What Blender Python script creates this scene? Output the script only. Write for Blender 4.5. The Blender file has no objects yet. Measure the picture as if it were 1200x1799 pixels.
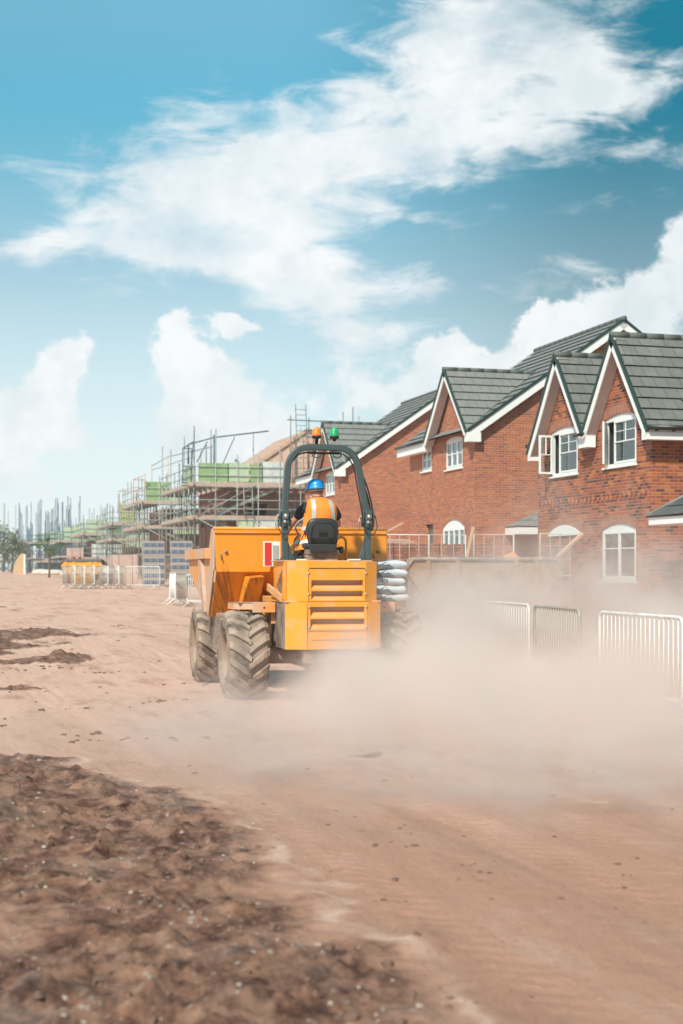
import bpy, math, random
import numpy as np
from mathutils import Vector, Matrix, Quaternion

random.seed(7)
R = math.radians
scene = bpy.context.scene
COL = scene.collection

# ------------------------------------------------------------------ camera, sky, sun, exposure
HEAD = R(16)                       # the street runs along +Y; the camera looks 16 degrees to its right
cam_d = bpy.data.cameras.new('camera')
cam = bpy.data.objects.new('camera', cam_d); COL.objects.link(cam)
cam.location = (0, 0, 1.6)
cam.rotation_euler = (R(90), 0, -HEAD)
cam_d.sensor_fit = 'VERTICAL'; cam_d.sensor_height = 36; cam_d.lens = 50.03
cam_d.shift_y = 103.5 / 1799
cam_d.clip_start = 0.2; cam_d.clip_end = 6000
cam_d.dof.use_dof = True; cam_d.dof.focus_distance = 17.9; cam_d.dof.aperture_fstop = 2.2
scene.camera = cam

scene.render.engine = 'CYCLES'
scene.view_settings.view_transform = 'Standard'
scene.view_settings.look = 'None'
scene.view_settings.exposure = 0.64
scene.view_settings.gamma = 1.0
cy = scene.cycles
cy.use_denoising = True
cy.max_bounces = 9; cy.diffuse_bounces = 3; cy.glossy_bounces = 3; cy.transmission_bounces = 4
cy.volume_bounces = 5; cy.transparent_max_bounces = 12
cy.volume_step_rate = 1.0; cy.volume_max_steps = 128
cy.sample_clamp_indirect = 6

SUN = Vector((-0.50, -0.60, 0.78)).normalized()
sun_d = bpy.data.lights.new('sun', 'SUN'); sun_d.energy = 3.3; sun_d.angle = R(2.0); sun_d.color = (1, 0.92, 0.79)
sun = bpy.data.objects.new('sun', sun_d); COL.objects.link(sun)
sun.rotation_euler = (-SUN).to_track_quat('-Z', 'Y').to_euler(); sun.location = (-20, -20, 30)


class NT:
    """small helper round a node tree"""
    def __init__(s, tree):
        s.t = tree; s.n = tree.nodes; s.l = tree.links; s.n.clear()
    def node(s, typ, **kw):
        n = s.n.new(typ)
        for k, v in kw.items(): setattr(n, k, v)
        return n
    def put(s, sock, v):
        if isinstance(v, bpy.types.NodeSocket): s.l.new(v, sock)
        elif v is not None:
            if sock.type == 'RGBA' and hasattr(v, '__len__') and len(v) == 3: v = (*v, 1)
            sock.default_value = v
    def m(s, op, a, b=None, c=None, clamp=False):
        n = s.node('ShaderNodeMath', operation=op, use_clamp=clamp)
        s.put(n.inputs[0], a)
        if b is not None: s.put(n.inputs[1], b)
        if c is not None: s.put(n.inputs[2], c)
        return n.outputs[0]
    def v(s, op, a, b=None, out=0):
        n = s.node('ShaderNodeVectorMath', operation=op)
        s.put(n.inputs[0], a)
        if b is not None:
            if op == 'SCALE': s.put(n.inputs['Scale'], b)
            else: s.put(n.inputs[1], b)
        return n.outputs[out]
    def noise(s, vec, scale, detail=4, rough=.55, out='Fac', dist=0):
        n = s.node('ShaderNodeTexNoise'); s.put(n.inputs['Vector'], vec)
        n.inputs['Scale'].default_value = scale; n.inputs['Detail'].default_value = detail
        n.inputs['Roughness'].default_value = rough; n.inputs['Distortion'].default_value = dist
        return n.outputs[out]
    def ramp(s, fac, stops, interp='LINEAR'):
        n = s.node('ShaderNodeValToRGB'); s.put(n.inputs[0], fac)
        cr = n.color_ramp; cr.interpolation = interp
        while len(cr.elements) < len(stops): cr.elements.new(0.5)
        for e, (p, c) in zip(cr.elements, stops):
            e.position = p; e.color = (*c, 1) if len(c) == 3 else c
        return n.outputs[0]
    def mix(s, f, a, b, mode='MIX'):
        n = s.node('ShaderNodeMix', data_type='RGBA', blend_type=mode)
        s.put(n.inputs[0], f); s.put(n.inputs[6], a); s.put(n.inputs[7], b)
        return n.outputs[2]
    def smooth(s, x, lo, hi, a=0., b=1.):
        n = s.node('ShaderNodeMapRange', interpolation_type='SMOOTHSTEP')
        s.put(n.inputs[0], x); s.put(n.inputs[1], lo); s.put(n.inputs[2], hi); s.put(n.inputs[3], a); s.put(n.inputs[4], b)
        return n.outputs[0]
    def comb(s, x, y, z=0.):
        n = s.node('ShaderNodeCombineXYZ')
        s.put(n.inputs[0], x); s.put(n.inputs[1], y); s.put(n.inputs[2], z); return n.outputs[0]
    def sep(s, v):
        n = s.node('ShaderNodeSeparateXYZ'); s.put(n.inputs[0], v); return n.outputs


world = bpy.data.worlds.new('World'); scene.world = world
world.use_nodes = True
w = NT(world.node_tree)
sky = w.node('ShaderNodeTexSky', sky_type='NISHITA'); sky.sun_disc = False
sky.sun_elevation = math.asin(SUN.z); sky.sun_rotation = math.atan2(SUN.x, SUN.y)
sky.air_density = 1.0; sky.dust_density = 0.6; sky.ozone_density = 2.5
dirv = w.node('ShaderNodeTexCoord').outputs['Generated']
fw = Vector((math.sin(HEAD), math.cos(HEAD), 0)); rt = Vector((math.cos(HEAD), -math.sin(HEAD), 0))
dn = w.v('NORMALIZE', dirv)
df = w.v('DOT_PRODUCT', dn, tuple(fw), 1); dr = w.v('DOT_PRODUCT', dn, tuple(rt), 1); du = w.sep(dn)[2]
# azimuth / elevation coordinates of a cloud field fixed in the sky
az = w.m('ARCTAN2', dr, df)
hl = w.m('SQRT', w.m('ADD', w.m('MULTIPLY', df, df), w.m('MULTIPLY', dr, dr)))
el = w.m('DIVIDE', du, w.m('MAXIMUM', hl, 0.05))
uv = w.comb(az, el, 0)
warp = w.v('SCALE', w.v('SUBTRACT', w.noise(uv, 7, 5, .6, 'Color'), (0.5, 0.5, 0.5)), 0.10)
uvw = w.v('ADD', uv, warp)
# streaked high cloud and heaped low cloud: centre azimuth, elevation, half-sizes, tilt, strength
streaks = [(-0.095, 0.272, .115, .050, 8, 1.6), (-0.135, 0.228, .085, .026, 4, 1.1), (-0.06, 0.235, .085, .040, -8, 1.5), (0.0, 0.300, .15, .030, 24, 1.3), (-0.03, 0.205, .05, .02, 0, .9), (0.05, 0.285, .06, .025, 10, .8),
           (0.105, 0.365, .10, .045, 14, 1.7), (0.145, 0.322, .095, .028, 24, 1.3), (0.165, 0.358, .055, .024, -35, 1.0), (0.11, 0.305, .05, .014, 5, .7),
           (0.095, 0.40, .06, .035, 10, 1.2), (0.205, 0.34, .05, .018, 20, .9),
           (-0.215, 0.215, .045, .016, 5, .75), (0.19, 0.262, .07, .012, 15, .5), (0.02, 0.198, .11, .014, 4, .75),
           (-0.125, 0.182, .04, .007, 0, .45), (0.045, 0.25, .07, .009, 3, .55), (-.005, 0.175, .075, .030, -28, .85), (0.02, .155, .07, .03, 0, .7), (0.15, 0.20, .09, .012, 0, .55), (0.22, 0.29, .05, .012, -10, .7)]
heaps = [(-0.222, 0.105, .026, .022, 60, 1.0), (-0.190, 0.138, .022, .020, 40, 1.3), (-0.205, 0.118, .030, .024, 40, 1.1), (-0.238, 0.085, .050, .030, 10, 1.1), (-0.165, 0.092, .035, .016, 0, .6),
         (-0.122, 0.160, .018, .024, -20, 1.4), (-0.105, 0.138, .024, .026, -35, 1.3), (-0.088, 0.112, .026, .026, -30, 1.3), (-0.070, 0.090, .050, .034, 0, 1.2), (-0.075, 0.168, .022, .008, -8, 1.2),
         (0.072, 0.150, .018, .022, 0, 1.4), (0.085, 0.135, .020, .018, 0, 1.1), (0.055, 0.112, .055, .026, 0, 1.1), (0.0, 0.135, .06, .03, 20, .55),
         (0.132, 0.176, .016, .012, 20, 1.2), (0.165, 0.168, .040, .020, 10, 1.2), (0.215, 0.185, .050, .030, 15, 1.3), (0.245, 0.225, .035, .030, 30, 1.2), (0.19, 0.14, .09, .03, 0, 1.0), (0.12, 0.14, .04, .02, 0, .7),
         (-0.16, 0.03, .25, .016, 0, .6), (-0.20, 0.056, .06, .010, 0, .6), (0.0, 0.06, .10, .02, 0, .7)]
def blob(src, c):
    a = R(c[4]); d = w.sep(w.v('SUBTRACT', src, (c[0], c[1], 0)))
    x = w.m('DIVIDE', w.m('ADD', w.m('MULTIPLY', d[0], math.cos(a)), w.m('MULTIPLY', d[1], math.sin(a))), c[2])
    y = w.m('DIVIDE', w.m('SUBTRACT', w.m('MULTIPLY', d[1], math.cos(a)), w.m('MULTIPLY', d[0], math.sin(a))), c[3])
    q = w.m('ADD', w.m('MULTIPLY', x, x), w.m('MULTIPLY', y, y))
    return w.m('MULTIPLY', w.m('POWER', 2.718, w.m('MULTIPLY', q, -1.25)), c[5])
def total(src, cs):
    s = None
    for c in cs:
        b = blob(src, c); s = b if s is None else w.m('ADD', s, b)
    return s
rot_uv = w.node('ShaderNodeMapping'); w.put(rot_uv.inputs[0], uv)
rot_uv.inputs['Rotation'].default_value = (0, 0, R(-22)); rot_uv.inputs['Scale'].default_value = (1.0, 2.5, 1)
fib = w.noise(rot_uv.outputs[0], 16, 9, .62, dist=.5)
ss = total(uvw, streaks)
m_str = w.m('MULTIPLY', w.smooth(w.m('ADD', ss, w.m('MULTIPLY', w.m('SUBTRACT', fib, .50), 4.2)), .34, 1.9), w.smooth(ss, .03, .25))
m_str = w.m('MULTIPLY', m_str, w.smooth(w.noise(rot_uv.outputs[0], 6.5, 5, .6), .30, .56, .52, .97))
puff = w.m('ADD', w.m('MULTIPLY', w.noise(uv, 22, 9, .62), .7), w.m('MULTIPLY', w.noise(uv, 70, 6, .6), .3))
warp2 = w.v('SCALE', w.v('SUBTRACT', w.noise(uv, 34, 6, .62, 'Color'), (0.5, 0.5, 0.5)), 0.045)
hs = total(w.v('ADD', w.v('ADD', uv, w.v('SCALE', warp, .55)), warp2), heaps)
m_hp = w.smooth(w.m('ADD', hs, w.m('MULTIPLY', w.m('SUBTRACT', puff, .5), 2.6)), .46, .98)
m_hp = w.m('MULTIPLY', m_hp, .93)
veil = w.m('MULTIPLY', w.m('MULTIPLY', w.smooth(el, .34, .03), .90), w.smooth(az, .26, -.10, .62, 1.0))
cov = w.m('SUBTRACT', 1.0, w.m('MULTIPLY', w.m('SUBTRACT', 1.0, m_str), w.m('SUBTRACT', 1.0, m_hp)))
skc = w.mix(1.0, sky.outputs[0], (0.42, 1.02, 0.92), 'MULTIPLY')
skc = w.mix(1.0, skc, w.ramp(el, [(0.0, (.50, .50, .50)), (.2, (.60, .58, .60)), (.32, (.95, .90, .84)), (.42, (1.75, 1.12, .99)), (1, (1, 1, 1))]), 'MULTIPLY')
skc = w.mix(w.smooth(az, -.06, .21), skc, w.mix(1.0, skc, (.03, .42, .46), 'MULTIPLY'))
SKY = 0.12
# whitish low air, then the clouds themselves (sunlit white with soft grey-blue bodies)
airc = w.mix(veil, skc, (4.75, 5.22, 5.42))
shade = w.smooth(w.m('ADD', w.m('MULTIPLY', w.noise(uvw, 9, 6, .6), .65), w.m('MULTIPLY', w.noise(uv, 38, 6, .62), .35)), .38, .64)
cl = w.mix(shade, (5.25, 5.35, 5.4), (4.1, 4.55, 4.75))
fin = w.mix(cov, airc, cl)
bg = w.node('ShaderNodeBackground'); w.put(bg.inputs[0], fin); bg.inputs[1].default_value = SKY
wo = w.node('ShaderNodeOutputWorld'); w.l.new(bg.outputs[0], wo.inputs[0])


# ------------------------------------------------------------------ mesh helpers
def V(*a): return Vector(a)

class MB:
    def __init__(s): s.v = []; s.f = []; s.mi = []; s.sm = []
    def add(s, vs, fs, mi=0, smooth=False, M=None):
        o = len(s.v)
        for p in vs:
            p = Vector(p)
            s.v.append(M @ p if M is not None else p)
        for f in fs:
            s.f.append([o + i for i in f]); s.mi.append(mi); s.sm.append(smooth)
        return s
    def box(s, c, size, M=None, mi=0, taper=1.0):
        x, y, z = size[0]/2, size[1]/2, size[2]/2; cx, cy_, cz = c
        vs = []
        for dz in (-1, 1):
            k = 1 if dz < 0 else taper
            for dx, dy in ((-1, -1), (1, -1), (1, 1), (-1, 1)): vs.append((cx+dx*x*k, cy_+dy*y*k, cz+dz*z))
        return s.add(vs, [(0, 3, 2, 1), (4, 5, 6, 7), (0, 1, 5, 4), (1, 2, 6, 5), (2, 3, 7, 6), (3, 0, 4, 7)], mi, M=M)
    def b2(s, a, b, mi=0):
        return s.box([(a[i]+b[i])/2 for i in range(3)], [abs(b[i]-a[i]) for i in range(3)], mi=mi)
    def beam(s, p0, p1, wd, ht, up=(0, 0, 1), mi=0):
        p0, p1, up = Vector(p0), Vector(p1), Vector(up)
        d = (p1-p0).normalized(); side = d.cross(up)
        if side.length < 1e-4: side = d.cross(Vector((1, 0, 0)))
        side.normalize(); u = side.cross(d)
        vs = [p + side*a*wd/2 + u*b*ht/2 for p in (p0, p1) for a, b in ((-1, -1), (1, -1), (1, 1), (-1, 1))]
        return s.add(vs, [(0, 1, 2, 3), (7, 6, 5, 4), (0, 4, 5, 1), (1, 5, 6, 2), (2, 6, 7, 3), (3, 7, 4, 0)], mi)
    def tube(s, pts, r, n=8, mi=0, cap=True, flat=None):
        pts = [Vector(p) for p in pts]; rings = []; N = len(pts)
        rr = r if hasattr(r, '__len__') else [r]*N
        prev = None
        for i, p in enumerate(pts):
            d = (pts[min(i+1, N-1)] - pts[max(i-1, 0)]).normalized()
            if prev is None:
                a = d.orthogonal().normalized()
                if flat is not None:
                    a = Vector(flat) - d*Vector(flat).dot(d); a.normalize()
            else:
                a = (prev - d*prev.dot(d)).normalized()
            prev = a; b = d.cross(a)
            rings.append([p + (a*math.cos(2*math.pi*k/n+math.pi/n) + b*math.sin(2*math.pi*k/n+math.pi/n))*rr[i] for k in range(n)])
        vs = [q for rg in rings for q in rg]; fs = []
        for i in range(N-1):
            for k in range(n): fs.append((i*n+k, i*n+(k+1) % n, (i+1)*n+(k+1) % n, (i+1)*n+k))
        if cap: fs.append(tuple(range(n))[::-1]); fs.append(tuple((N-1)*n+k for k in range(n)))
        return s.add(vs, fs, mi, smooth=n > 5)
    def lathe(s, prof, M=None, n=32, mi=0, smooth=True, close=False):
        """profile of (radius, height) about local Z"""
        vs = []; fs = []; P = len(prof)
        for k in range(n):
            a = 2*math.pi*k/n
            for r, h in prof: vs.append((r*math.cos(a), r*math.sin(a), h))
        for k in range(n):
            k2 = (k+1) % n
            for i in range(P - (0 if close else 1)):
                j = (i+1) % P
                fs.append((k*P+i, k2*P+i, k2*P+j, k*P+j))
        return s.add(vs, fs, mi, smooth, M)
    def plate(s, poly, t, mi=0):
        """flat polygon given thickness t along its normal, centred"""
        poly = [Vector(p) for p in poly]
        nrm = Vector((0, 0, 0))
        for i in range(len(poly)): nrm += poly[i].cross(poly[(i+1) % len(poly)])
        nrm.normalize(); n = len(poly)
        vs = [p - nrm*t/2 for p in poly] + [p + nrm*t/2 for p in poly]
        fs = [tuple(range(n))[::-1], tuple(range(n, 2*n))] + [(i, (i+1) % n, n+(i+1) % n, n+i) for i in range(n)]
        return s.add(vs, fs, mi)
    def prism(s, poly2, x0, x1, mi=0, axis='X'):
        """polygon in the other two axes, extruded along axis"""
        def P(a, b, t):
            return (t, a, b) if axis == 'X' else ((a, t, b) if axis == 'Y' else (a, b, t))
        n = len(poly2)
        vs = [P(a, b, x0) for a, b in poly2] + [P(a, b, x1) for a, b in poly2]
        fs = [tuple(range(n)), tuple(range(n, 2*n))[::-1]] + [(i, n+i, n+(i+1) % n, (i+1) % n) for i in range(n)]
        return s.add(vs, fs, mi)


def obj(name, mb, mat, parent=None, bevel=0, seg=2, subd=0, fix=True, smooth_angle=None):
    me = bpy.data.meshes.new(name)
    me.from_pydata([tuple(v) for v in mb.v], [], mb.f)
    me.polygons.foreach_set('material_index', mb.mi)
    me.polygons.foreach_set('use_smooth', mb.sm)
    for m in (mat if isinstance(mat, (list, tuple)) else [mat]): me.materials.append(m)
    o = bpy.data.objects.new(name, me); COL.objects.link(o)
    if parent is not None: o.parent = parent
    if bevel:
        b = o.modifiers.new('bevel', 'BEVEL'); b.width = bevel; b.segments = seg; b.limit_method = 'ANGLE'; b.angle_limit = R(35)
        b.harden_normals = False
    if subd:
        b = o.modifiers.new('sub', 'SUBSURF'); b.levels = b.render_levels = subd
    return o

def tag(o, label=None, cat=None, group=None, kind=None):
    if label: o['label'] = label
    if cat: o['category'] = cat
    if group: o['group'] = group
    if kind: o['kind'] = kind
    return o

def thing(name, label, cat, loc=(0, 0, 0), rz=0, group=None):
    o = bpy.data.objects.new(name, None); COL.objects.link(o)
    o.empty_display_size = .3
    o.location = loc; o.rotation_euler = (0, 0, rz)
    return tag(o, label, cat, group)

def copy_tree(o, parent=None):
    c = o.copy(); COL.objects.link(c)
    c.parent = parent
    for ch in [k for k in bpy.data.objects if k.parent == o]: copy_tree(ch, c)
    return c

def dup(o, loc, rz, label, group=None):
    c = copy_tree(o); c.location = loc; c.rotation_euler = (0, 0, rz); c['label'] = label
    if group: c['group'] = group
    return c


# ------------------------------------------------------------------ materials
MATS = {}
DUST = (0.56, 0.385, 0.285)

def mat(name, color, rough=.6, metal=0., var=.12, scale=6., dust=0., dscale=3., bump=0., spec=None, dust_up=0., coat=0., dcol=None):
    if name in MATS: return MATS[name]
    m = bpy.data.materials.new(name); m.use_nodes = True; t = NT(m.node_tree); MATS[name] = m
    p = t.node('ShaderNodeBsdfPrincipled'); o = t.node('ShaderNodeOutputMaterial'); t.l.new(p.outputs[0], o.inputs[0])
    pos = t.node('ShaderNodeTexCoord').outputs['Object']
    n1 = t.noise(pos, scale, 5, .6)
    dark = tuple(c*(1-var*1.6) for c in color); light = tuple(min(1, c*(1+var)) for c in color)
    c = t.mix(n1, dark, light)
    if dust or dust_up:
        n2 = t.noise(pos, dscale, 6, .65)
        f = t.m('MULTIPLY', t.smooth(n2, .62-dust*.45, .80-dust*.3), min(1, dust*1.5+.1)) if dust else None
        if dust_up:
            nz = t.sep(t.node('ShaderNodeNewGeometry').outputs['Normal'])[2]
            fu = t.m('MULTIPLY', t.smooth(nz, .2, .9), t.m('MULTIPLY', t.smooth(n2, .25, .6), dust_up))
            f = fu if f is None else t.m('MAXIMUM', f, fu)
        c = t.mix(f, c, dcol or DUST)
        t.put(p.inputs['Roughness'], t.m('ADD', t.m('MULTIPLY', f, .9-rough), rough))
    else:
        t.put(p.inputs['Roughness'], t.m('ADD', t.m('MULTIPLY', t.m('SUBTRACT', n1, .5), .25), rough))
    if coat and dust:
        sc_ = t.node('ShaderNodeMapping'); t.put(sc_.inputs[0], pos); sc_.inputs['Rotation'].default_value = (.3, .5, .8); sc_.inputs['Scale'].default_value = (3, 26, 40)
        scr = t.m('MULTIPLY', t.smooth(t.noise(sc_.outputs[0], 2.2, 4, .6), .665, .70), t.smooth(t.noise(pos, 2.6, 4), .48, .62))
        c = t.mix(t.m('MULTIPLY', scr, .55), c, (.22, .13, .07))
        run_ = t.node('ShaderNodeMapping'); t.put(run_.inputs[0], pos); run_.inputs['Scale'].default_value = (14, 14, 1.1)
        c = t.mix(t.m('MULTIPLY', t.smooth(t.noise(run_.outputs[0], 1.6, 5, .6), .54, .72), .30), c, (.46, .27, .15))
    t.put(p.inputs['Base Color'], c)
    p.inputs['Metallic'].default_value = metal
    if spec is not None: p.inputs['Specular IOR Level'].default_value = spec
    if coat: p.inputs['Coat Weight'].default_value = coat; p.inputs['Coat Roughness'].default_value = .15
    if bump:
        b = t.node('ShaderNodeBump'); b.inputs['Strength'].default_value = min(1, bump); b.inputs['Distance'].default_value = .02
        t.put(b.inputs['Height'], t.noise(pos, scale*4, 6, .6)); t.put(p.inputs['Normal'], b.outputs[0])
    return m


def brick_mat(name, stops, mortar, bw=.225, bh=.075, vert=False, dirt=.15, haze=0., mj=.011):
    m = bpy.data.materials.new(name); m.use_nodes = True; t = NT(m.node_tree); MATS[name] = m
    p = t.node('ShaderNodeBsdfPrincipled'); o = t.node('ShaderNodeOutputMaterial'); t.l.new(p.outputs[0], o.inputs[0])
    pos = t.node('ShaderNodeTexCoord').outputs['Object']; s = t.sep(pos)
    u = t.m('ADD', s[0], s[1]); v = s[2]
    if vert: u, v = v, u
    rv = t.m('DIVIDE', v, bh); row = t.m('FLOOR', rv)
    off = t.m('MULTIPLY', t.m('FLOORED_MODULO', row, 2.0), .5)
    cu = t.m('ADD', t.m('DIVIDE', u, bw), off); col = t.m('FLOOR', cu)
    fu = t.m('FRACT', cu); fv = t.m('FRACT', rv)
    du_ = t.m('MINIMUM', fu, t.m('SUBTRACT', 1.0, fu)); dv_ = t.m('MINIMUM', fv, t.m('SUBTRACT', 1.0, fv))
    mu = t.smooth(du_, mj/bw*.4, mj/bw*.9); mv = t.smooth(dv_, mj/bh*.4, mj/bh*.9)
    isb = t.m('MULTIPLY', mu, mv)
    wn = t.node('ShaderNodeTexWhiteNoise', noise_dimensions='2D'); t.put(wn.inputs['Vector'], t.comb(col, row))
    big = t.noise(pos, .9, 3, .5)
    big2 = t.noise(pos, 3.1, 4, .6)
    fac = t.m('ADD', wn.outputs['Value'], t.m('MULTIPLY', t.m('SUBTRACT', big, .5), .9), clamp=True)
    bc = t.ramp(fac, stops)
    bc = t.mix(t.m('MULTIPLY', t.noise(pos, 60, 3, .7), .5), bc, t.mix(1., bc, (.62, .6, .6), 'MULTIPLY'))
    mc = t.mix(big2, mortar, tuple(c*.78 for c in mortar))
    c = t.mix(isb, mc, bc)
    if dirt:
        c = t.mix(t.m('MULTIPLY', t.smooth(t.noise(pos, .6, 5, .65), .5, .75), dirt), c, DUST)
    t.put(p.inputs['Base Color'], c); p.inputs['Roughness'].default_value = .88
    b = t.node('ShaderNodeBump'); b.inputs['Strength'].default_value = .6; b.inputs['Distance'].default_value = .008
    t.put(b.inputs['Height'], t.m('ADD', isb, t.m('MULTIPLY', t.noise(pos, 45, 3, .6), .35))); t.put(p.inputs['Normal'], b.outputs[0])
    return m

BR_A = [(0, (.09, .035, .028)), (.14, (.19, .052, .032)), (.36, (.32, .080, .038)), (.66, (.40, .098, .042)), (.88, (.47, .13, .042)), (1, (.56, .18, .045))]
BR_B = [(0, (.27, .095, .06)), (.12, (.37, .110, .06)), (.42, (.43, .125, .062)), (.75, (.48, .145, .066)), (1, (.54, .185, .078))]
brickA = brick_mat('brick_red', BR_A, (.42, .265, .19))
brickB = brick_mat('brick_orange', BR_B, (.50, .31, .225))
brickD = brick_mat('brick_new', [(0, (.22, .10, .08)), (.5, (.34, .14, .09)), (1, (.42, .20, .13))], (.45, .36, .30))
arch_m = brick_mat('brick_arch_red', [(0, (.34, .12, .08)), (.5, (.40, .15, .09)), (1, (.45, .18, .11))], (.46, .30, .23), bw=.215, bh=.075, vert=True)
blockm = brick_mat('grey_block', [(0, (.30, .31, .33)), (1, (.42, .43, .45))], (.36, .36, .36), bw=.44, bh=.215)
pack_red = brick_mat('brick_pack', [(0, (.30, .11, .08)), (.5, (.45, .17, .10)), (1, (.55, .24, .15))], (.16, .09, .07), bw=.105, bh=.07)

def tile_mat(name, a, b):
    m = bpy.data.materials.new(name); m.use_nodes = True; t = NT(m.node_tree); MATS[name] = m
    p = t.node('ShaderNodeBsdfPrincipled'); o = t.node('ShaderNodeOutputMaterial'); t.l.new(p.outputs[0], o.inputs[0])
    g = t.node('ShaderNodeNewGeometry'); pos = t.node('ShaderNodeTexCoord').outputs['Object']
    c = t.mix(g.outputs['Random Per Island'], a, b)
    c = t.mix(t.m('MULTIPLY', t.smooth(t.noise(pos, 2.2, 5, .65), .45, .75), .35), c, (.30, .27, .24))
    t.put(p.inputs['Base Color'], c); p.inputs['Roughness'].default_value = .72
    bb = t.node('ShaderNodeBump'); bb.inputs['Strength'].default_value = .3; bb.inputs['Distance'].default_value = .004
    t.put(bb.inputs['Height'], t.noise(pos, 60, 4, .6)); t.put(p.inputs['Normal'], bb.outputs[0])
    return m
tileA = tile_mat('roof_tile_grey', (.138, .143, .132), (.158, .163, .152))
felt = mat('roofing_felt', (.012, .018, .015), .95)
tileB = tile_mat('roof_tile_pale', (.19, .193, .182), (.212, .215, .204))
slate = tile_mat('porch_tile', (.05, .06, .06), (.10, .11, .11))

pvc = mat('white_pvc', (.80, .82, .80), .35, var=.04, dust=.12)
pvc_s = mat('white_fascia', (.84, .84, .82), .4, var=.04, scale=2, dust=.06)
soffit = mat('soffit', (.52, .42, .38), .6)
verge = mat('dark_verge', (.018, .045, .036), .5)
gutter_m = mat('black_gutter', (.012, .016, .015), .35)
ridge_m = mat('ridge_tile', (.105, .115, .105), .7)
seal_m = mat('window_seal', (.25, .30, .28), .6)
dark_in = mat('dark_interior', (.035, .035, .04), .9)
curtain = mat('pale_blind', (.55, .58, .58), .8)

def glass_mat(name, base, mixf=.35):
    m = bpy.data.materials.new(name); m.use_nodes = True; t = NT(m.node_tree); MATS[name] = m
    o = t.node('ShaderNodeOutputMaterial')
    tr = t.node('ShaderNodeBsdfTransparent'); tr.inputs[0].default_value = (*base, 1)
    gl = t.node('ShaderNodeBsdfGlossy'); gl.inputs['Roughness'].default_value = .03; gl.inputs[0].default_value = (.95, 1, 1, 1)
    fr = t.node('ShaderNodeFresnel'); fr.inputs[0].default_value = 1.5
    mx = t.node('ShaderNodeMixShader')
    t.put(mx.inputs[0], t.m('ADD', t.m('MULTIPLY', fr.outputs[0], .9), mixf, clamp=True))
    t.l.new(tr.outputs[0], mx.inputs[1]); t.l.new(gl.outputs[0], mx.inputs[2]); t.l.new(mx.outputs[0], o.inputs[0])
    return m
glass = glass_mat('window_glass', (.80, .88, .86), .14)
tube_m = mat('galvanised_tube', (.33, .37, .35), .5, .3, var=.25, scale=3, dust=.25)
tube_d = mat('weathered_tube', (.14, .17, .17), .6, .2, var=.25, scale=3, dust=.3)
tube_b = mat('blue_steel', (.045, .12, .18), .5, .1, dust=.15)
board_m = mat('scaffold_board', (.50, .38, .31), .85, var=.3, scale=4)
net_g = mat('green_guard_mesh', (.27, .42, .20), .7, var=.3, scale=1.5, dust=.15)
net_p = mat('pale_green_sheet', (.46, .58, .40), .7, var=.25, scale=1.5)
net_w = mat('clear_sheeting', (.62, .66, .64), .5, var=.2, scale=1.3)
timber = mat('new_timber', (.62, .40, .27), .8, var=.2, scale=3)
timber_p = mat('pink_timber', (.70, .45, .35), .8, var=.16, scale=2)
batten = mat('roof_membrane', (.62, .42, .34), .85, var=.2, scale=1.5)
white_st = mat('white_barrier_paint', (.80, .80, .77), .4, var=.06, dust=.30, dscale=5)
grey_st = mat('galvanised_barrier', (.42, .38, .33), .5, .2, var=.2, dust=.35, dscale=5)

YEL = (.85, .325, .022)
paint = mat('orange_paint', YEL, .42, var=.06, scale=2.5, dust=.34, dscale=3.4, dust_up=.5, coat=.25)
paint_d = mat('dusty_orange_paint', (.80, .29, .04), .55, var=.12, scale=3, dust=.62, dscale=1.8, dust_up=.8)
def stained():
    """orange paint with dark oily dribbles running down it"""
    m = bpy.data.materials.new('stained_orange'); m.use_nodes = True; t = NT(m.node_tree); MATS['stained'] = m
    p = t.node('ShaderNodeBsdfPrincipled'); o = t.node('ShaderNodeOutputMaterial'); t.l.new(p.outputs[0], o.inputs[0])
    pos = t.node('ShaderNodeTexCoord').outputs['Object']; s = t.sep(pos)
    run = t.noise(t.comb(t.m('ADD', t.m('MULTIPLY', s[0], 9.0), t.m('MULTIPLY', s[2], 3.2)), t.m('MULTIPLY', s[2], 1.3), s[1]), 1.3, 6, .6, dist=.6)
    blot = t.noise(pos, 2.0, 5, .6)
    low = t.smooth(s[2], 1.78, 1.45)
    f = t.m('MULTIPLY', t.m('MULTIPLY', t.smooth(run, .48, .62), t.smooth(blot, .38, .58)), low)
    c = t.mix(t.noise(pos, 3, 4), (.80, .27, .018), (.88, .33, .028))
    c = t.mix(t.m('MULTIPLY', f, .75), c, (.30, .10, .03))
    c = t.mix(t.m('MULTIPLY', t.smooth(t.noise(pos, 2.6, 6, .7), .55, .8), .45), c, DUST)
    t.put(p.inputs['Base Color'], c); p.inputs['Roughness'].default_value = .42
    p.inputs['Coat Weight'].default_value = .15
    return m
stain_m = stained()
charcoal = mat('charcoal_steel', (.060, .085, .088), .4, var=.15, dust=.15)
rubber = mat('dusty_tyre', (.085, .070, .060), .9, var=.25, scale=5, dust=.7, dscale=2.5, bump=.4, dcol=(.33, .24, .185))
lugm = mat('dusty_lug', (.15, .12, .10), .9, var=.2, scale=5, dust=.7, dscale=3, bump=.3, dcol=(.40, .30, .235))
grime = mat('dusty_chassis', (.13, .095, .075), .9, var=.3, scale=4, dust=.7, dscale=2, bump=.3, dcol=(.33, .24, .185))
vinyl = mat('black_vinyl', (.032, .036, .038), .45, var=.15, dust=.06)
hose_m = mat('black_hose', (.018, .02, .02), .5)
steel = mat('bare_steel', (.45, .42, .38), .4, .7, dust=.3)
glassd = mat('dusty_window_pane', (.17, .14, .12), .25, var=.2, dust=.3)
skin_m = mat('skin', (.55, .27, .18), .55, var=.08)
hair_m = mat('grey_brown_hair', (.16, .10, .07), .8)
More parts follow.
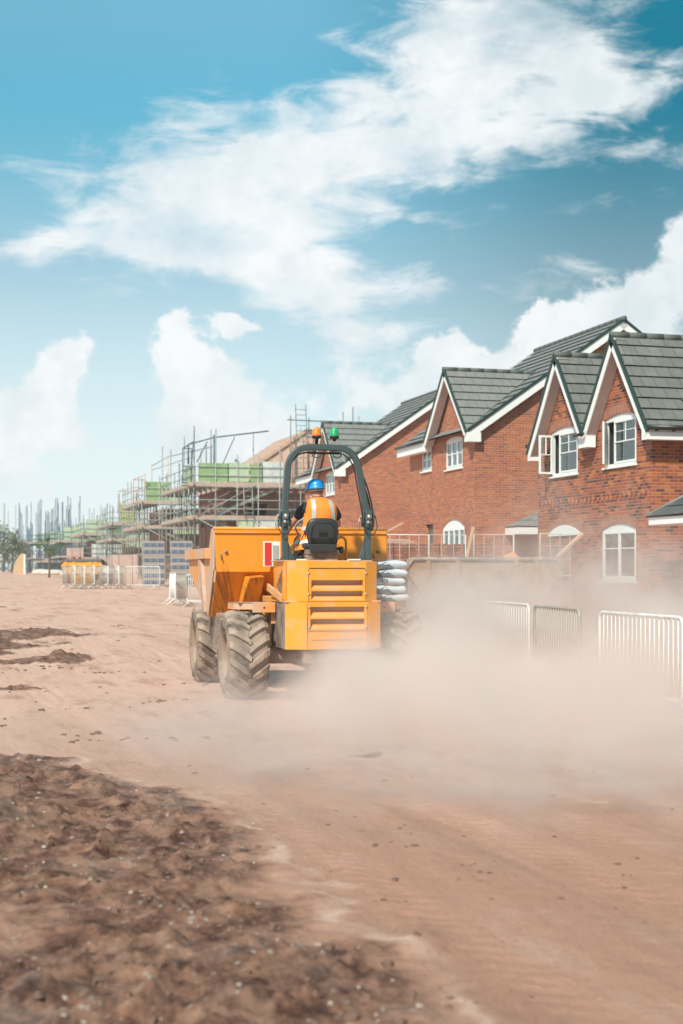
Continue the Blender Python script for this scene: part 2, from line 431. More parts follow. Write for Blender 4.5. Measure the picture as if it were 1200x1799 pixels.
tee_m = mat('black_cotton', (.020, .022, .028), .9, var=.2, scale=10)
jean_m = mat('dark_trousers', (.03, .035, .045), .9, var=.2)
hivis = mat('orange_hivis', (.95, .26, .028), .75, var=.07, scale=5, bump=.15)
strip_m = mat('reflective_strip', (.50, .50, .48), .35, var=.06)
blue_h = mat('blue_helmet', (.008, .27, .66), .35, var=.03, coat=.2)


def lens_mat(name, col):
    m = bpy.data.materials.new(name); m.use_nodes = True; t = NT(m.node_tree)
    p = t.node('ShaderNodeBsdfPrincipled'); o = t.node('ShaderNodeOutputMaterial'); t.l.new(p.outputs[0], o.inputs[0])
    p.inputs['Base Color'].default_value = (*col, 1); p.inputs['Roughness'].default_value = .15
    p.inputs['Coat Weight'].default_value = .6; p.inputs['Subsurface Weight'].default_value = .3
    wv = t.node('ShaderNodeTexWave', wave_type='BANDS', bands_direction='Z'); wv.inputs['Scale'].default_value = 26
    t.put(wv.inputs['Vector'], t.node('ShaderNodeTexCoord').outputs['Object'])
    b = t.node('ShaderNodeBump'); b.inputs['Strength'].default_value = .35; b.inputs['Distance'].default_value = .004
    t.put(b.inputs['Height'], wv.outputs['Fac']); t.put(p.inputs['Normal'], b.outputs[0])
    return m
amber = lens_mat('amber_lens', (.95, .25, .01)); greenl = lens_mat('green_lens', (.01, .42, .14))


# ------------------------------------------------------------------ terrain
def g0(y):
    """the street climbs gently away from the camera"""
    return np.interp(y, [-50, 20, 46, 72, 130, 250, 3000], [0, 0, .34, .75, 1.22, 1.42, 1.44])
def ground_z(x, y): return float(g0(y))

def _hash(ix, iy, seed):
    h = (ix.astype(np.int64)*374761393 + iy.astype(np.int64)*668265263 + seed*974634777) & 0xffffffff
    h = ((h ^ (h >> 13))*1274126177) & 0xffffffff
    return ((h ^ (h >> 16)) & 0xffffff)/float(0xffffff)
def vnoise(x, y, seed=0):
    ix, iy = np.floor(x), np.floor(y); fx, fy = x-ix, y-iy
    fx = fx*fx*(3-2*fx); fy = fy*fy*(3-2*fy)
    a = _hash(ix, iy, seed); b = _hash(ix+1, iy, seed); c = _hash(ix, iy+1, seed); d = _hash(ix+1, iy+1, seed)
    return a*(1-fx)*(1-fy)+b*fx*(1-fy)+c*(1-fx)*fy+d*fx*fy
def fbm(x, y, oct=5, seed=0, gain=.5):
    s = 0; a = 1; t = 0
    for i in range(oct):
        s = s+a*vnoise(x*2**i+i*17.3, y*2**i-i*9.1, seed+i); t += a; a *= gain
    return s/t
def sstep(x, a, b):
    t = np.clip((x-a)/(b-a), 0, 1); return t*t*(3-2*t)

def cam_ground(x, y):        # along-street frame turned into "right of / ahead of the camera's standpoint"
    c, s = math.cos(HEAD), math.sin(HEAD)
    return x*c-y*s, x*s+y*c

def mud_mask(x, y):
    a, d = cam_ground(x, y)
    # edge of the churned verge: how far right it reaches at each distance
    edge = np.interp(d, [0, 4.4, 5.0, 6.5, 8.5, 10.1, 11.2, 12.3, 12.9, 13.6], [.45, .4, .26, -.06, -.56, -1.15, -1.7, -2.5, -6, -400])
    wv = (fbm(x*1.3, y*1.3, 4, 3)-.5)*.8
    m = sstep(edge-a+wv+(fbm(x*4, y*4, 4, 5)-.5)*.35, -.25, .45)
    pale = np.exp(-(((a+1.75)/.52)**2+((d-6.35)/.6)**2))*.8
    m = m*(1-np.clip(pale, 0, .85))
    p2 = np.exp(-(((a+7.6)/1.9)**2+((d-29)/7.5)**2)) + .9*np.exp(-(((a+4.9)/.55)**2+((d-24.8)/1.1)**2)) \
        + 1.1*np.exp(-(((a+4.55)/.75)**2+((d-18.9)/.42)**2)) + .55*np.exp(-(((a+12)/2.5)**2+((d-46)/4)**2))
    m2 = sstep(p2+(fbm(x*1.1+5, y*1.1, 5, 21)-.5)*1.3, .38, .62)
    return np.clip(np.maximum(m, m2), 0, 1), m, m2

def height(x, y):
    a, d = cam_ground(x, y)
    m, m1, m2 = mud_mask(x, y)
    near = 1/(1+np.maximum(0, d-14)/14)
    h = g0(y)
    h = h + (fbm(x*.35, y*.22, 3, 40)-.5)*.10*sstep(d, 3, 10)
    # wheel ruts running with the street
    h = h + (fbm(x*3.2, y*.35, 4, 50)-.5)*.030
    rg = 1-np.abs(2*fbm(x*2.0, y*2.0, 5, 60, .55)-1)
    lump = (fbm(x*5, y*5, 5, 70, .6)-.5)
    h = h + m*((rg-.72)*.075 + lump*.05) + m*(fbm(x*15, y*13, 3, 77)-.5)*.045
    h = h + m*np.maximum(0, fbm(x*9, y*7, 4, 80)-.55)*.20
    # a crusted lump and a small spoil heap
    def bump(ca, cd, ra, rd, hh, sd):
        q = np.exp(-(((a-ca)/ra)**2+((d-cd)/rd)**2)*1.2)
        return hh*q*(.6+.8*fbm(x*6, y*6, 4, sd))
    h = h + bump(-2.15, 8.7, .30, .45, .16, 90) + bump(-8.3, 29, 1.5, 3.2, .22, 91) + bump(-4.9, 24.8, .22, .4, .16, 92)
    h = h + bump(-5.6, 12.0, 1.2, .8, .10, 93) + bump(.33, 6.1, .12, .2, .05, 94)
    h = h + (fbm(x*9, y*9, 3, 33)-.5)*.012*near
    # cleated tyre prints pressed into the dust
    for xc, ph in ((1.25, 0.), (3.05, 1.3), (2.1, 2.1), (3.75, 4.0)):
        u = x-xc-.28*np.sin(y*.23+ph)-.02*y
        bnd = np.exp(-(u/.21)**6)*sstep(fbm(x*.7+ph, y*.45, 3, 120), .40, .56)*(1-np.clip(m*1.5, 0, 1))
        h = h + bnd*(-.012+.006*np.sin(2*math.pi*(y+np.abs(u)*.9)/.155)*(.4+fbm(x*3, y*3, 2, 7)))
    return h, m

def axis(a0, a1, step, lo, hi, grow):
    mid = list(np.arange(a0, a1, step)); up = []; s = step; v = a1
    while v < hi: up.append(v); s *= grow; v += s
    up.append(hi); dn_ = []; s = step; v = a0
    while v > lo: s *= grow; v -= s; dn_.append(max(v, lo))
    return np.array(dn_[::-1]+mid+up)
gx = axis(-2.4, 4.2, .028, -500, 500, 1.03); gy = axis(4.0, 12.5, .030, -40, 640, 1.022)
GX, GY = np.meshgrid(gx, gy); GZ, GM = height(GX, GY)
nx_, ny_ = len(gx), len(gy)
me = bpy.data.meshes.new('ground')
co = np.stack([GX, GY, GZ], -1).reshape(-1, 3).astype(np.float32)
idx = np.arange(nx_*ny_).reshape(ny_, nx_)
q = np.stack([idx[:-1, :-1], idx[:-1, 1:], idx[1:, 1:], idx[1:, :-1]], -1).reshape(-1, 4).astype(np.int32)
me.vertices.add(len(co)); me.vertices.foreach_set('co', co.ravel())
me.loops.add(q.size); me.loops.foreach_set('vertex_index', q.ravel())
me.polygons.add(len(q)); me.polygons.foreach_set('loop_start', np.arange(0, q.size, 4, dtype=np.int32))
me.polygons.foreach_set('loop_total', np.full(len(q), 4, dtype=np.int32))
me.polygons.foreach_set('use_smooth', np.ones(len(q), dtype=bool))
me.update(calc_edges=True)
at = me.attributes.new('mud', 'FLOAT', 'POINT'); at.data.foreach_set('value', GM.ravel().astype(np.float32))
ground = bpy.data.objects.new('ground', me); COL.objects.link(ground); tag(ground, kind='structure')

gm = bpy.data.materials.new('dusty_earth'); gm.use_nodes = True; t = NT(gm.node_tree)
p = t.node('ShaderNodeBsdfPrincipled'); o = t.node('ShaderNodeOutputMaterial'); t.l.new(p.outputs[0], o.inputs[0])
pos = t.node('ShaderNodeTexCoord').outputs['Object']
mud = t.node('ShaderNodeAttribute', attribute_name='mud').outputs['Fac']
st = t.node('ShaderNodeMapping'); t.put(st.inputs[0], pos); st.inputs['Scale'].default_value = (1, .28, 1)
n_st = t.noise(st.outputs[0], 2.2, 7, .62); n_big = t.noise(pos, .28, 5, .6); n_f = t.noise(pos, 26, 6, .7)
dry = t.mix(n_big, (.44, .232, .155), (.51, .288, .204))
far_pale = t.smooth(t.m('ADD', t.sep(pos)[1], t.m('MULTIPLY', n_big, 6.0)), 9.0, 22.0)  # weight of the paler dry colour, growing with distance along the street
dry = t.mix(far_pale, dry, t.mix(n_big, (.615, .375, .278), (.69, .445, .345)))
dry = t.mix(t.m('MULTIPLY', t.smooth(n_st, .50, .72), .42), dry, (.36, .19, .125))
dry = t.mix(t.m('MULTIPLY', t.smooth(n_st, .47, .28), .35), dry, (.64, .43, .34))
dry = t.mix(t.m('MULTIPLY', t.smooth(n_f, .5, .7), .34), dry, (.30, .17, .11))
# long tyre tracks: bands that wander with the street, each broken into cleat marks
sx = t.sep(pos)
wob = t.m('MULTIPLY', t.m('SUBTRACT', t.noise(t.comb(0., t.m('MULTIPLY', sx[1], .12), 0.), 1.0, 2), .5), 5.0)
band = t.noise(t.comb(t.m('MULTIPLY', t.m('ADD', sx[0], wob), 1.15), t.m('MULTIPLY', sx[1], .03), 0.), 1.6, 3, .6)
cleat = t.m('ABSOLUTE', t.m('SINE', t.m('ADD', t.m('MULTIPLY', sx[1], 17.0), t.m('MULTIPLY', t.m('ABSOLUTE', t.m('SINE', t.m('MULTIPLY', t.m('ADD', sx[0], wob), 5.2))), 3.0))))
track = t.m('MULTIPLY', t.smooth(band, .50, .62), t.m('MULTIPLY', t.smooth(t.noise(pos, .5, 4), .42, .6), t.m('ADD', .45, t.m('MULTIPLY', cleat, .55))))
dry = t.mix(t.m('MULTIPLY', track, .38), dry, (.34, .19, .125))
blotch = t.m('MULTIPLY', t.smooth(t.noise(st.outputs[0], 1.1, 6, .7), .52, .66), .38)
dry = t.mix(blotch, dry, (.33, .175, .112))
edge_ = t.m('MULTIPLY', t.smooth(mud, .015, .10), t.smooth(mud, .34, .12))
dry = t.mix(t.m('MULTIPLY', edge_, t.smooth(t.noise(pos, 1.6, 5, .6), .40, .60, .1, .75)), dry, (.68, .46, .36))  # ridge highlight along the mud edge, painted as a pale band in the colour
# crumbs scattered over the road
vc = t.node('ShaderNodeTexVoronoi'); t.put(vc.inputs['Vector'], pos); vc.inputs['Scale'].default_value = 5.5; vc.inputs['Randomness'].default_value = 1
crumb = t.m('MULTIPLY', t.smooth(vc.outputs['Distance'], .13, .05), t.smooth(t.noise(pos, 1.1, 3), .50, .62))
dry = t.mix(t.m('MULTIPLY', crumb, .75), dry, (.16, .09, .06))
n_m = t.noise(pos, 4.5, 10, .74); n_m2 = t.noise(st.outputs[0], 5.0, 6, .65)
wet = t.ramp(n_m, [(.36, (.045, .020, .014)), (.45, (.115, .055, .037)), (.53, (.225, .115, .078)), (.66, (.40, .225, .155))])
wet = t.mix(t.m('MULTIPLY', t.smooth(n_m2, .48, .64), .6), wet, (.36, .205, .140))
wet = t.mix(t.m('MULTIPLY', t.smooth(t.noise(pos, 1.5, 4), .52, .68), .32), wet, (.36, .28, .235))
vs_ = t.node('ShaderNodeTexVoronoi'); t.put(vs_.inputs['Vector'], pos); vs_.inputs['Scale'].default_value = 17
chip = t.m('MULTIPLY', t.smooth(vs_.outputs['Distance'], .26, .16), t.smooth(t.noise(pos, 2.2, 4), .50, .62))
wet = t.mix(t.m('MULTIPLY', chip, .7), wet, (.46, .42, .37))
mm = t.smooth(t.m('ADD', mud, t.m('MULTIPLY', t.m('SUBTRACT', t.noise(pos, 5, 6, .7), .5), 1.1)), .15, .78)
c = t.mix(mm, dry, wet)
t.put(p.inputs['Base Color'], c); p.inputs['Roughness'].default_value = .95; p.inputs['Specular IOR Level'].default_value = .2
bb = t.node('ShaderNodeBump'); bb.inputs['Strength'].default_value = .85; bb.inputs['Distance'].default_value = .035
t.put(bb.inputs['Height'], t.m('ADD', t.m('MULTIPLY', n_f, .5), t.m('ADD', t.m('MULTIPLY', n_st, .5), t.m('ADD', t.m('MULTIPLY', n_m, .8), t.m('MULTIPLY', crumb, .5)))))
t.put(p.inputs['Normal'], bb.outputs[0])
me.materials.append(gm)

# clods of earth and chips of stone lying about: far too many to count
def rock(mb, c, r, rng, flat=.6):
    n = 6; vs = []; ph = rng.random()*6
    for k in range(n):
        a = ph+2*math.pi*k/n; q = r*rng.uniform(.65, 1.2)
        vs.append((c[0]+q*math.cos(a), c[1]+q*math.sin(a), c[2]-r*.25))
    for k in range(n):
        a = ph+.4+2*math.pi*k/n; q = r*rng.uniform(.45, .85)
        vs.append((c[0]+q*math.cos(a), c[1]+q*math.sin(a), c[2]+r*flat*rng.uniform(.5, .9)))
    vs.append((c[0]+r*rng.uniform(-.2, .2), c[1]+r*rng.uniform(-.2, .2), c[2]+r*flat*rng.uniform(.8, 1.15)))
    fs = [(k, (k+1) % n, n+(k+1) % n, n+k) for k in range(n)]+[(n+k, n+(k+1) % n, 2*n) for k in range(n)]
    mb.add(vs, fs)
rng = random.Random(3)
c_, s_ = math.cos(HEAD), math.sin(HEAD)
clods = MB(); chips = MB()
cand = []
for i in range(9000):
    d = 4.6+rng.random()**1.6*34; a = rng.uniform(-.27, .27)*d
    cand.append((a*c_+d*s_, -a*s_+d*c_, d, rng.random(), rng.random()))
ca = np.array(cand); hz, hm = height(ca[:, 0], ca[:, 1])
clus = fbm(ca[:, 0]*.8, ca[:, 1]*.8, 3, 200)
for i, (x, y, d, r1, r2) in enumerate(cand):
    m = hm[i]
    if m > .4:
        if r1 < .34: rock(clods, (x, y, hz[i]), .006+.032*r2**4*(1+.02*d), rng)
        elif r1 < .62: rock(chips, (x, y, hz[i]), .004+.016*r2**5, rng, .5)
    elif r1 < .02+max(0, clus[i]-.50)*1.3:
        rock(clods if r1 > .012 else chips, (x, y, hz[i]), .004+.022*r2**6*(1+.03*d), rng, .45)
rg = random.Random(61)
for i in range(30):
    d = rg.uniform(5.2, 9.5); a = rg.uniform(.02, .25)*d if i % 3 else rg.uniform(.0, .12)*d
    x, y = a*c_+d*s_, -a*s_+d*c_; hh, _m = height(np.array([x]), np.array([y]))
    for q in range(rg.choice((1, 1, 2, 4))):
        rock(clods, (x+rg.uniform(-.06, .06)*q, y+rg.uniform(-.03, .03)*q, float(hh[0])), (.006+.026*rg.random()**2.5)*(1.0 if q else 1.2), rg, .32)
for i in range(60):
    d = rg.uniform(13, 30); a = rg.uniform(-.25, -.06)*d
    x, y = a*c_+d*s_, -a*s_+d*c_; hh, _m = height(np.array([x]), np.array([y]))
    for q in range(rg.choice((1, 2, 5))):
        rock(clods, (x+rg.uniform(-.35, .35)*min(q, 1), y+rg.uniform(-.12, .12)*min(q, 1), float(hh[0])), rg.uniform(.015, .05), rg, .4)
clod_m = mat('earth_clod', (.21, .12, .085), .95, var=.35, scale=6)
chip_m = mat('stone_chip', (.48, .39, .32), .9, var=.3, scale=4)
tag(obj('soil_clods', clods, clod_m), 'dark crumbs and clods of earth strewn over the haul road', 'soil', kind='stuff')
tag(obj('stone_chips', chips, chip_m), 'pale stone chips pressed in the churned verge', 'gravel', kind='stuff')


# ------------------------------------------------------------------ house builders
def seg_arch(x0, x1, z, rise):
    xm = (x0+x1)/2; hw = (x1-x0)/2
    return lambda x: z + rise*(1-((x-xm)/hw)**2)

def wall(mb, P, x0, x1, z0, top, breaks, openings, depth=.11):
    xs = {round(x0, 4), round(x1, 4)} | {round(b, 4) for b in breaks if x0 < b < x1}
    for (a, b, zl, hd) in openings:
        for k in range(9): xs.add(round(a+(b-a)*k/8, 4))
    xs = sorted(xs)
    for xa, xb in zip(xs[:-1], xs[1:]):
        xm = (xa+xb)/2; lo = (z0, z0); segs = []
        for (a, b, zl, hd) in sorted(openings, key=lambda o: o[2]):
            if a-1e-5 <= xm <= b+1e-5:
                segs.append((lo, (zl, zl))); lo = (hd(xa), hd(xb))
                mb.add([P(xa, hd(xa), 0), P(xb, hd(xb), 0), P(xb, hd(xb), depth), P(xa, hd(xa), depth)], [(0, 1, 2, 3)])
        segs.append((lo, (top(xa), top(xb))))
        for (l, h) in segs:
            mb.add([P(xa, l[0], 0), P(xb, l[1], 0), P(xb, h[1], 0), P(xa, h[0], 0)], [(0, 1, 2, 3)])
    for (a, b, zl, hd) in openings:
        for x in (a, b): mb.add([P(x, zl, 0), P(x, zl, depth), P(x, hd(x), depth), P(x, hd(x), 0)], [(0, 1, 2, 3)])
        mb.add([P(a, zl, 0), P(b, zl, 0), P(b, zl, depth), P(a, zl, depth)], [(0, 1, 2, 3)])

def tiles(mb, A, B, C, D, n, tw=.33, lift=.042):
    A, B, C, D = map(Vector, (A, B, C, D))
    e = (C-D).normalized(); nrm = e.cross((D-A)).normalized()
    if nrm.z < 0: nrm = -nrm
    mb.add([A-nrm*.02, B-nrm*.02, C-nrm*.02, D-nrm*.02], [(0, 1, 2, 3)], 1)
    for k in range(n):
        f0, f1 = k/n, (k+1)/n
        L0, L1 = A.lerp(D, f0), A.lerp(D, f1); R0, R1 = B.lerp(C, f0), B.lerp(C, f1)
        base0 = L0 - e*L0.dot(e); base1 = L1 - e*L1.dot(e)
        l0, l1, r0, r1 = L0.dot(e), L1.dot(e), R0.dot(e), R1.dot(e)
        s = math.floor(min(l0, l1)/tw)*tw - (tw/2 if k % 2 else 0)
        while s < max(r0, r1):
            a, b = s+.004, s+tw-.004
            t0, t1 = max(a, l0), min(b, r0); u0, u1 = max(a, l1), min(b, r1)
            s += tw
            if t1 <= t0 and u1 <= u0: continue
            if t1 < t0: t0 = t1 = min(max((a+b)/2, l0), r0)
            if u1 < u0: u0 = u1 = min(max((a+b)/2, l1), r1)
            lf = lift*random.uniform(.92, 1.08)
            p = [base0+e*t0+nrm*.002, base0+e*t1+nrm*.002, base1+e*u1+nrm*lf, base1+e*u0+nrm*lf, base1+e*u1-nrm*.015, base1+e*u0-nrm*.015]
            mb.add(p, [(0, 1, 2, 3)]); q5 = [p[3], p[2], base1+e*u1+nrm*(lf-.010), base1+e*u0+nrm*(lf-.010)]; mb.add(q5, [(0, 1, 2, 3)]); mb.add([base1+e*(l1+.0), base1+e*r1, base1+e*r1+nrm*.004, base1+e*l1+nrm*.004], [(0, 1, 2, 3)], 1) if s < min(l0, l1)+2*tw else None

def ridge_tiles(p0, p1, parent, mat_=None, r=.085):
    mb = MB(); p0, p1 = Vector(p0), Vector(p1); L = (p1-p0).length; d = (p1-p0)/L; n = max(1, round(L/.45))
    for k in range(n):
        a = p0+d*(L*k/n); b = p0+d*(L*(k+1)/n+.02)
        mb.tube([a, b], [r, r*1.04], 10)
    return obj('ridge_tiles', mb, mat_ or ridge_m, parent)

def window(parent, P, x0, x1, zs, zt, rise=.1, cols=3, rows=2, open_side=None, back='curtain', label=None, sill=True, transom=.5, open_deg=78, split=None):
    """uPVC window: frame with arched head panel, bars, panes, sill. P maps (x, z, depth)"""
    hd = seg_arch(x0, x1, zt, rise); fd = .05
    fr = MB(); T = .055
    def bar(xa, xb, za, zb, d0=fd-.02, d1=fd+.05):
        vs = [P(xa, za, d0), P(xb, za, d0), P(xb, zb, d0), P(xa, zb, d0), P(xa, za, d1), P(xb, za, d1), P(xb, zb, d1), P(xa, zb, d1)]
        fr.add(vs, [(0, 1, 2, 3), (7, 6, 5, 4), (0, 4, 5, 1), (1, 5, 6, 2), (2, 6, 7, 3), (3, 7, 4, 0)])
    bar(x0, x0+T, zs, zt); bar(x1-T, x1, zs, zt); bar(x0+T, x1-T, zs, zs+T*1.3); bar(x0+T, x1-T, zt-T, zt)
    # arched head
    n = 10; vs = []
    for d in (fd-.02, fd+.05):
        for k in range(n+1):
            x = x0+(x1-x0)*k/n; vs += [P(x, zt, d), P(x, hd(x), d)]
    m = 2*(n+1); fs = []
    for k in range(n):
        fs += [(2*k, 2*k+2, 2*k+3, 2*k+1), (m+2*k, m+2*k+1, m+2*k+3, m+2*k+2), (2*k+1, 2*k+3, m+2*k+3, m+2*k+1)]
    fr.add(vs, fs)
    frame = obj('window', fr, pvc, parent)
    if label: frame['label'] = label
    gl = MB(); bars = MB(); inner = []
    W = x1-x0-2*T; cw = W/cols
    def bx(mb, xa, xb, za, zb, d0, d1):
        vs = [P(xa, za, d0), P(xb, za, d0), P(xb, zb, d0), P(xa, zb, d0), P(xa, za, d1), P(xb, za, d1), P(xb, zb, d1), P(xa, zb, d1)]
        mb.add(vs, [(0, 1, 2, 3), (7, 6, 5, 4), (0, 4, 5, 1), (1, 5, 6, 2), (2, 6, 7, 3), (3, 7, 4, 0)])
    z0, z1 = zs+T*1.3, zt-T; zm = z0+(z1-z0)*transom
    for k in range(cols):
        a = x0+T+cw*k; b = a+cw
        if split: a = x0+T+W*sum(split[:k]); b = a+W*split[k]
        if open_side == k: continue
        # sash frame
        s = .045
        for r in ((a, a+s, z0, z1), (b-s, b, z0, z1), (a+s, b-s, z0, z0+s), (a+s, b-s, z1-s, z1), (a+s, b-s, zm-.014, zm+.014)):
            bx(bars, *r, fd-.032, fd+.01)
        if rows > 2:
            xm = (a+b)/2
            bx(bars, xm-.009, xm+.009, zm+.014, z1-s, fd-.022, fd+.008)
            bx(bars, a+s, b-s, (zm+z1)/2-.008, (zm+z1)/2+.008, fd-.020, fd+.006)
        gl.add([P(a+s, z0+s, fd-.005), P(b-s, z0+s, fd-.005), P(b-s, z1-s, fd-.005), P(a+s, z1-s, fd-.005)], [(0, 1, 2, 3)])
    obj('glazing_bars', bars, pvc, frame)
    obj('pane', gl, glass, frame)
    if sill:
        sb = MB(); bx(sb, x0-.05, x1+.05, zs-.045, zs-.002, -.05, fd+.03); obj('sill', sb, pvc, frame)
    if open_side is not None:
        a = x0+T+cw*open_side; L = W*split[0] if split else cw; th = R(open_deg)
        so = MB(); go = MB()
        def Q(u, z, d=0):   # u along the opened sash, hinged at its left jamb
            return P(a+u*math.cos(th)-d*math.sin(th), z, fd-.03-u*math.sin(th)-d*math.cos(th))
        def sb_(u0, u1, za, zb):
            vs = [Q(u0, za, -.02), Q(u1, za, -.02), Q(u1, zb, -.02), Q(u0, zb, -.02), Q(u0, za, .02), Q(u1, za, .02), Q(u1, zb, .02), Q(u0, zb, .02)]
            so.add(vs, [(0, 1, 2, 3), (7, 6, 5, 4), (0, 4, 5, 1), (1, 5, 6, 2), (2, 6, 7, 3), (3, 7, 4, 0)])
        s = .05
        for r in ((0, s, z0, z1), (L-s, L, z0, z1), (s, L-s, z0, z0+s), (s, L-s, z1-s, z1), (s, L-s, zm-.012, zm+.012), (L/2-.009, L/2+.009, zm, z1-s)): sb_(*r)
        go.add([Q(s, z0+s), Q(L-s, z0+s), Q(L-s, z1-s), Q(s, z1-s)], [(0, 1, 2, 3)])
        sa = obj('open_casement', so, pvc, frame); sa['label'] = 'casement standing wide open'
        obj('pane', go, glass, sa)
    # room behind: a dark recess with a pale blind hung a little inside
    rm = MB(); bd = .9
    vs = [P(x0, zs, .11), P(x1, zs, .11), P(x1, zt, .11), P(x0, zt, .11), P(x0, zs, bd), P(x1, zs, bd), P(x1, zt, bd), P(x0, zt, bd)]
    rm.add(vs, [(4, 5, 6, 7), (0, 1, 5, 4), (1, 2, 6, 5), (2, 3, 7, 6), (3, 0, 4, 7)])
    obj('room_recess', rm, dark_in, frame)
    if back == 'curtain':
        cb = MB(); nn = 24
        vs = []
        for k in range(nn+1):
            x = x0+T+(x1-x0-2*T)*k/nn; dd = .17+.02*math.sin(k*1.9)
            vs += [P(x, zs+.05, dd), P(x, zt-.04, dd)]
        cb.add(vs, [(2*k, 2*k+2, 2*k+3, 2*k+1) for k in range(nn) if not (9 <= k <= 11)], smooth=True)
        obj('net_curtain', cb, curtain, frame)
    return frame

def arch_band(parent, P, x0, x1, zt, rise, ht=.215):
    mb = MB(); n = 12; hd = seg_arch(x0, x1, zt, rise); vs = []
    for k in range(n+1):
        f = k/n; x = x0+(x1-x0)*f; xo = x0-.07+(x1-x0+.14)*f
        vs += [P(x, hd(x)+.002, -.003), P(xo, hd(x)+ht, -.003)]
    mb.add(vs, [(2*k, 2*k+2, 2*k+3, 2*k+1) for k in range(n)])
    return obj('brick_arch', mb, arch_m, parent)

def rake(parent, p_apex, p_foot, out, depth=.17, box=True):
    """barge board with soffit and a dark dry-verge strip on top. out = outward horizontal unit vector"""
    a, f, o_ = Vector(p_apex), Vector(p_foot), Vector(out)
    d = (f-a).normalized(); up = o_.cross(d)
    if up.z < 0: up = -up
    mb = MB(); mb.beam(a-up*(depth/2+.045), f-up*(depth/2+.045), .025, depth, up)
    b = obj('barge_board', mb, pvc_s, parent)
    mb = MB(); off = o_*(-.15)
    mb.beam(a-up*(depth+.03)+off, f-up*(depth+.03)+off, .27, .015, up); obj('soffit', mb, soffit, parent)
    mb = MB(); mb.beam(a+up*.0+o_*.012, f+up*.0+o_*.012, .06, .085, up); obj('verge_strip', mb, verge, parent)
    return b

# ---- the nearest house: two steep front gables over a projecting brick wing
HA = thing('brick_house', 'nearest red brick house with two steep front gables and open upstairs windows', 'house', (15.5, 28.8, 0), R(-90), 'finished brick houses along the street')
PF = lambda x, z, d: (x, d, z)
SL = 1.37; AX1, AX2, ZR = -1.35, -4.5, 7.1
def gtop(x): return max(ZR-abs(x-AX1)*SL, ZR-abs(x-AX2)*SL) - .10
opA = [(-5.41, -3.81, 4.05, 5.18, .10), (-2.33, -.72, 4.07, 5.20, .10), (-2.48, -.74, 1.36, 2.58, .14), (-5.52, -3.64, 1.36, 2.55, .22)]
ops = [(a, b, z, seg_arch(a, b, zt, r)) for a, b, z, zt, r in opA[:3]]
mb = MB(); wall(mb, PF, -6.25, 0, -.4, gtop, [AX1, AX2, (AX1+AX2)/2], ops)
PS = lambda x, z, d: (-d, x, z)            # side wall, facing the camera end of the street
wall(mb, PS, 0, 1.25, -.4, lambda x: 5.1, [], [])
wall(mb, lambda x, z, d: (-6.25+d, x, z), 0, 1.25, -.4, lambda x: 5.1, [], [])
wall(mb, lambda x, z, d: (x, 1.25+d, z), 0, 4.5, -.4, lambda x: 5.6, [], [(1.2, 2.3, .3, lambda x: 2.4)])
wall(mb, lambda x, z, d: (-6.25+d, x, z), 1.25, 9.6, -.4, lambda x: 5.5+min(x-1.0, 9.8-x)*.69, [5.4], [])
wall(mb, lambda x, z, d: (4.5-d, x, z), 1.25, 9.6, -.4, lambda x: 5.5+min(x-1.0, 9.8-x)*.69, [5.4], [])
wall(mb, lambda x, z, d: (x, 9.6-d, z), -6.25, 4.5, -.4, lambda x: 5.6, [], [])
wallA = obj('wall', mb, brickA, HA)
# roofs
rb = MB(); YO = -.30; YM = 3.25; EY, EZ = .85, 5.45
def my(z): return EY+(z-EZ)/.70           # depth at which the main slope reaches height z
xv = (AX1+AX2)/2; zv = ZR-(AX1-xv)*SL
tiles(rb, (AX1, YO, ZR), (AX1, my(ZR), ZR), (.40, max(my(ZR-1.75*SL), .9), ZR-1.75*SL), (.40, YO, ZR-1.75*SL), 9)
tiles(rb, (AX1, my(ZR), ZR), (AX1, YO, ZR), (xv, YO, zv), (xv, my(zv), zv), 8)
tiles(rb, (AX2, YO, ZR), (AX2, my(ZR), ZR), (xv, my(zv), zv), (xv, YO, zv), 8)
tiles(rb, (AX2, my(ZR), ZR), (AX2, YO, ZR), (-6.25, YO, ZR-1.75*SL), (-6.25, max(my(ZR-1.75*SL), .9), ZR-1.75*SL), 9)
tiles(rb, (-6.5, 5.4, 8.64), (4.7, 5.4, 8.64), (4.7, EY, EZ), (-6.5, EY, EZ), 15)
tiles(rb, (4.7, 5.4, 8.64), (-6.5, 5.4, 8.64), (-6.5, 9.95, EZ), (4.7, 9.95, EZ), 15)
roofA = obj('roof', rb, [tileA, felt], HA)
ridge_tiles((AX1, YO-.04, ZR+.0), (AX1, my(ZR), ZR+.0), roofA); ridge_tiles((AX2, YO-.04, ZR), (AX2, my(ZR), ZR), roofA)
ridge_tiles((-6.5, 5.4, 8.64), (4.7, 5.4, 8.64), roofA)
for ax, fx in ((AX1, .40), (AX1, xv), (AX2, xv), (AX2, -6.25)):
    rake(HA, (ax, YO, ZR), (fx, YO, ZR-abs(fx-ax)*SL), (0, -1, 0), .16)
mb = MB(); mb.b2((.10, -.30, 4.52), (.38, .86, 4.80)); obj('eaves_box', mb, pvc_s, HA)
mb = MB(); mb.b2((-6.24, -.30, 4.52), (-6.06, .86, 4.78)); obj('eaves_box', mb, pvc_s, HA)
mb = MB(); mb.b2((xv-.22, YO, zv-.34), (xv+.24, YO+.24, zv-.06)); obj('valley_box', mb, pvc_s, HA)
mb = MB(); mb.tube([(.46, -.32, 4.78), (.46, 2.0, 4.80)], .055, 10)
for k in range(5): mb.box((.42, -.1+k*.42, 4.74), (.09, .04, .08))
obj('gutter', mb, gutter_m, HA)
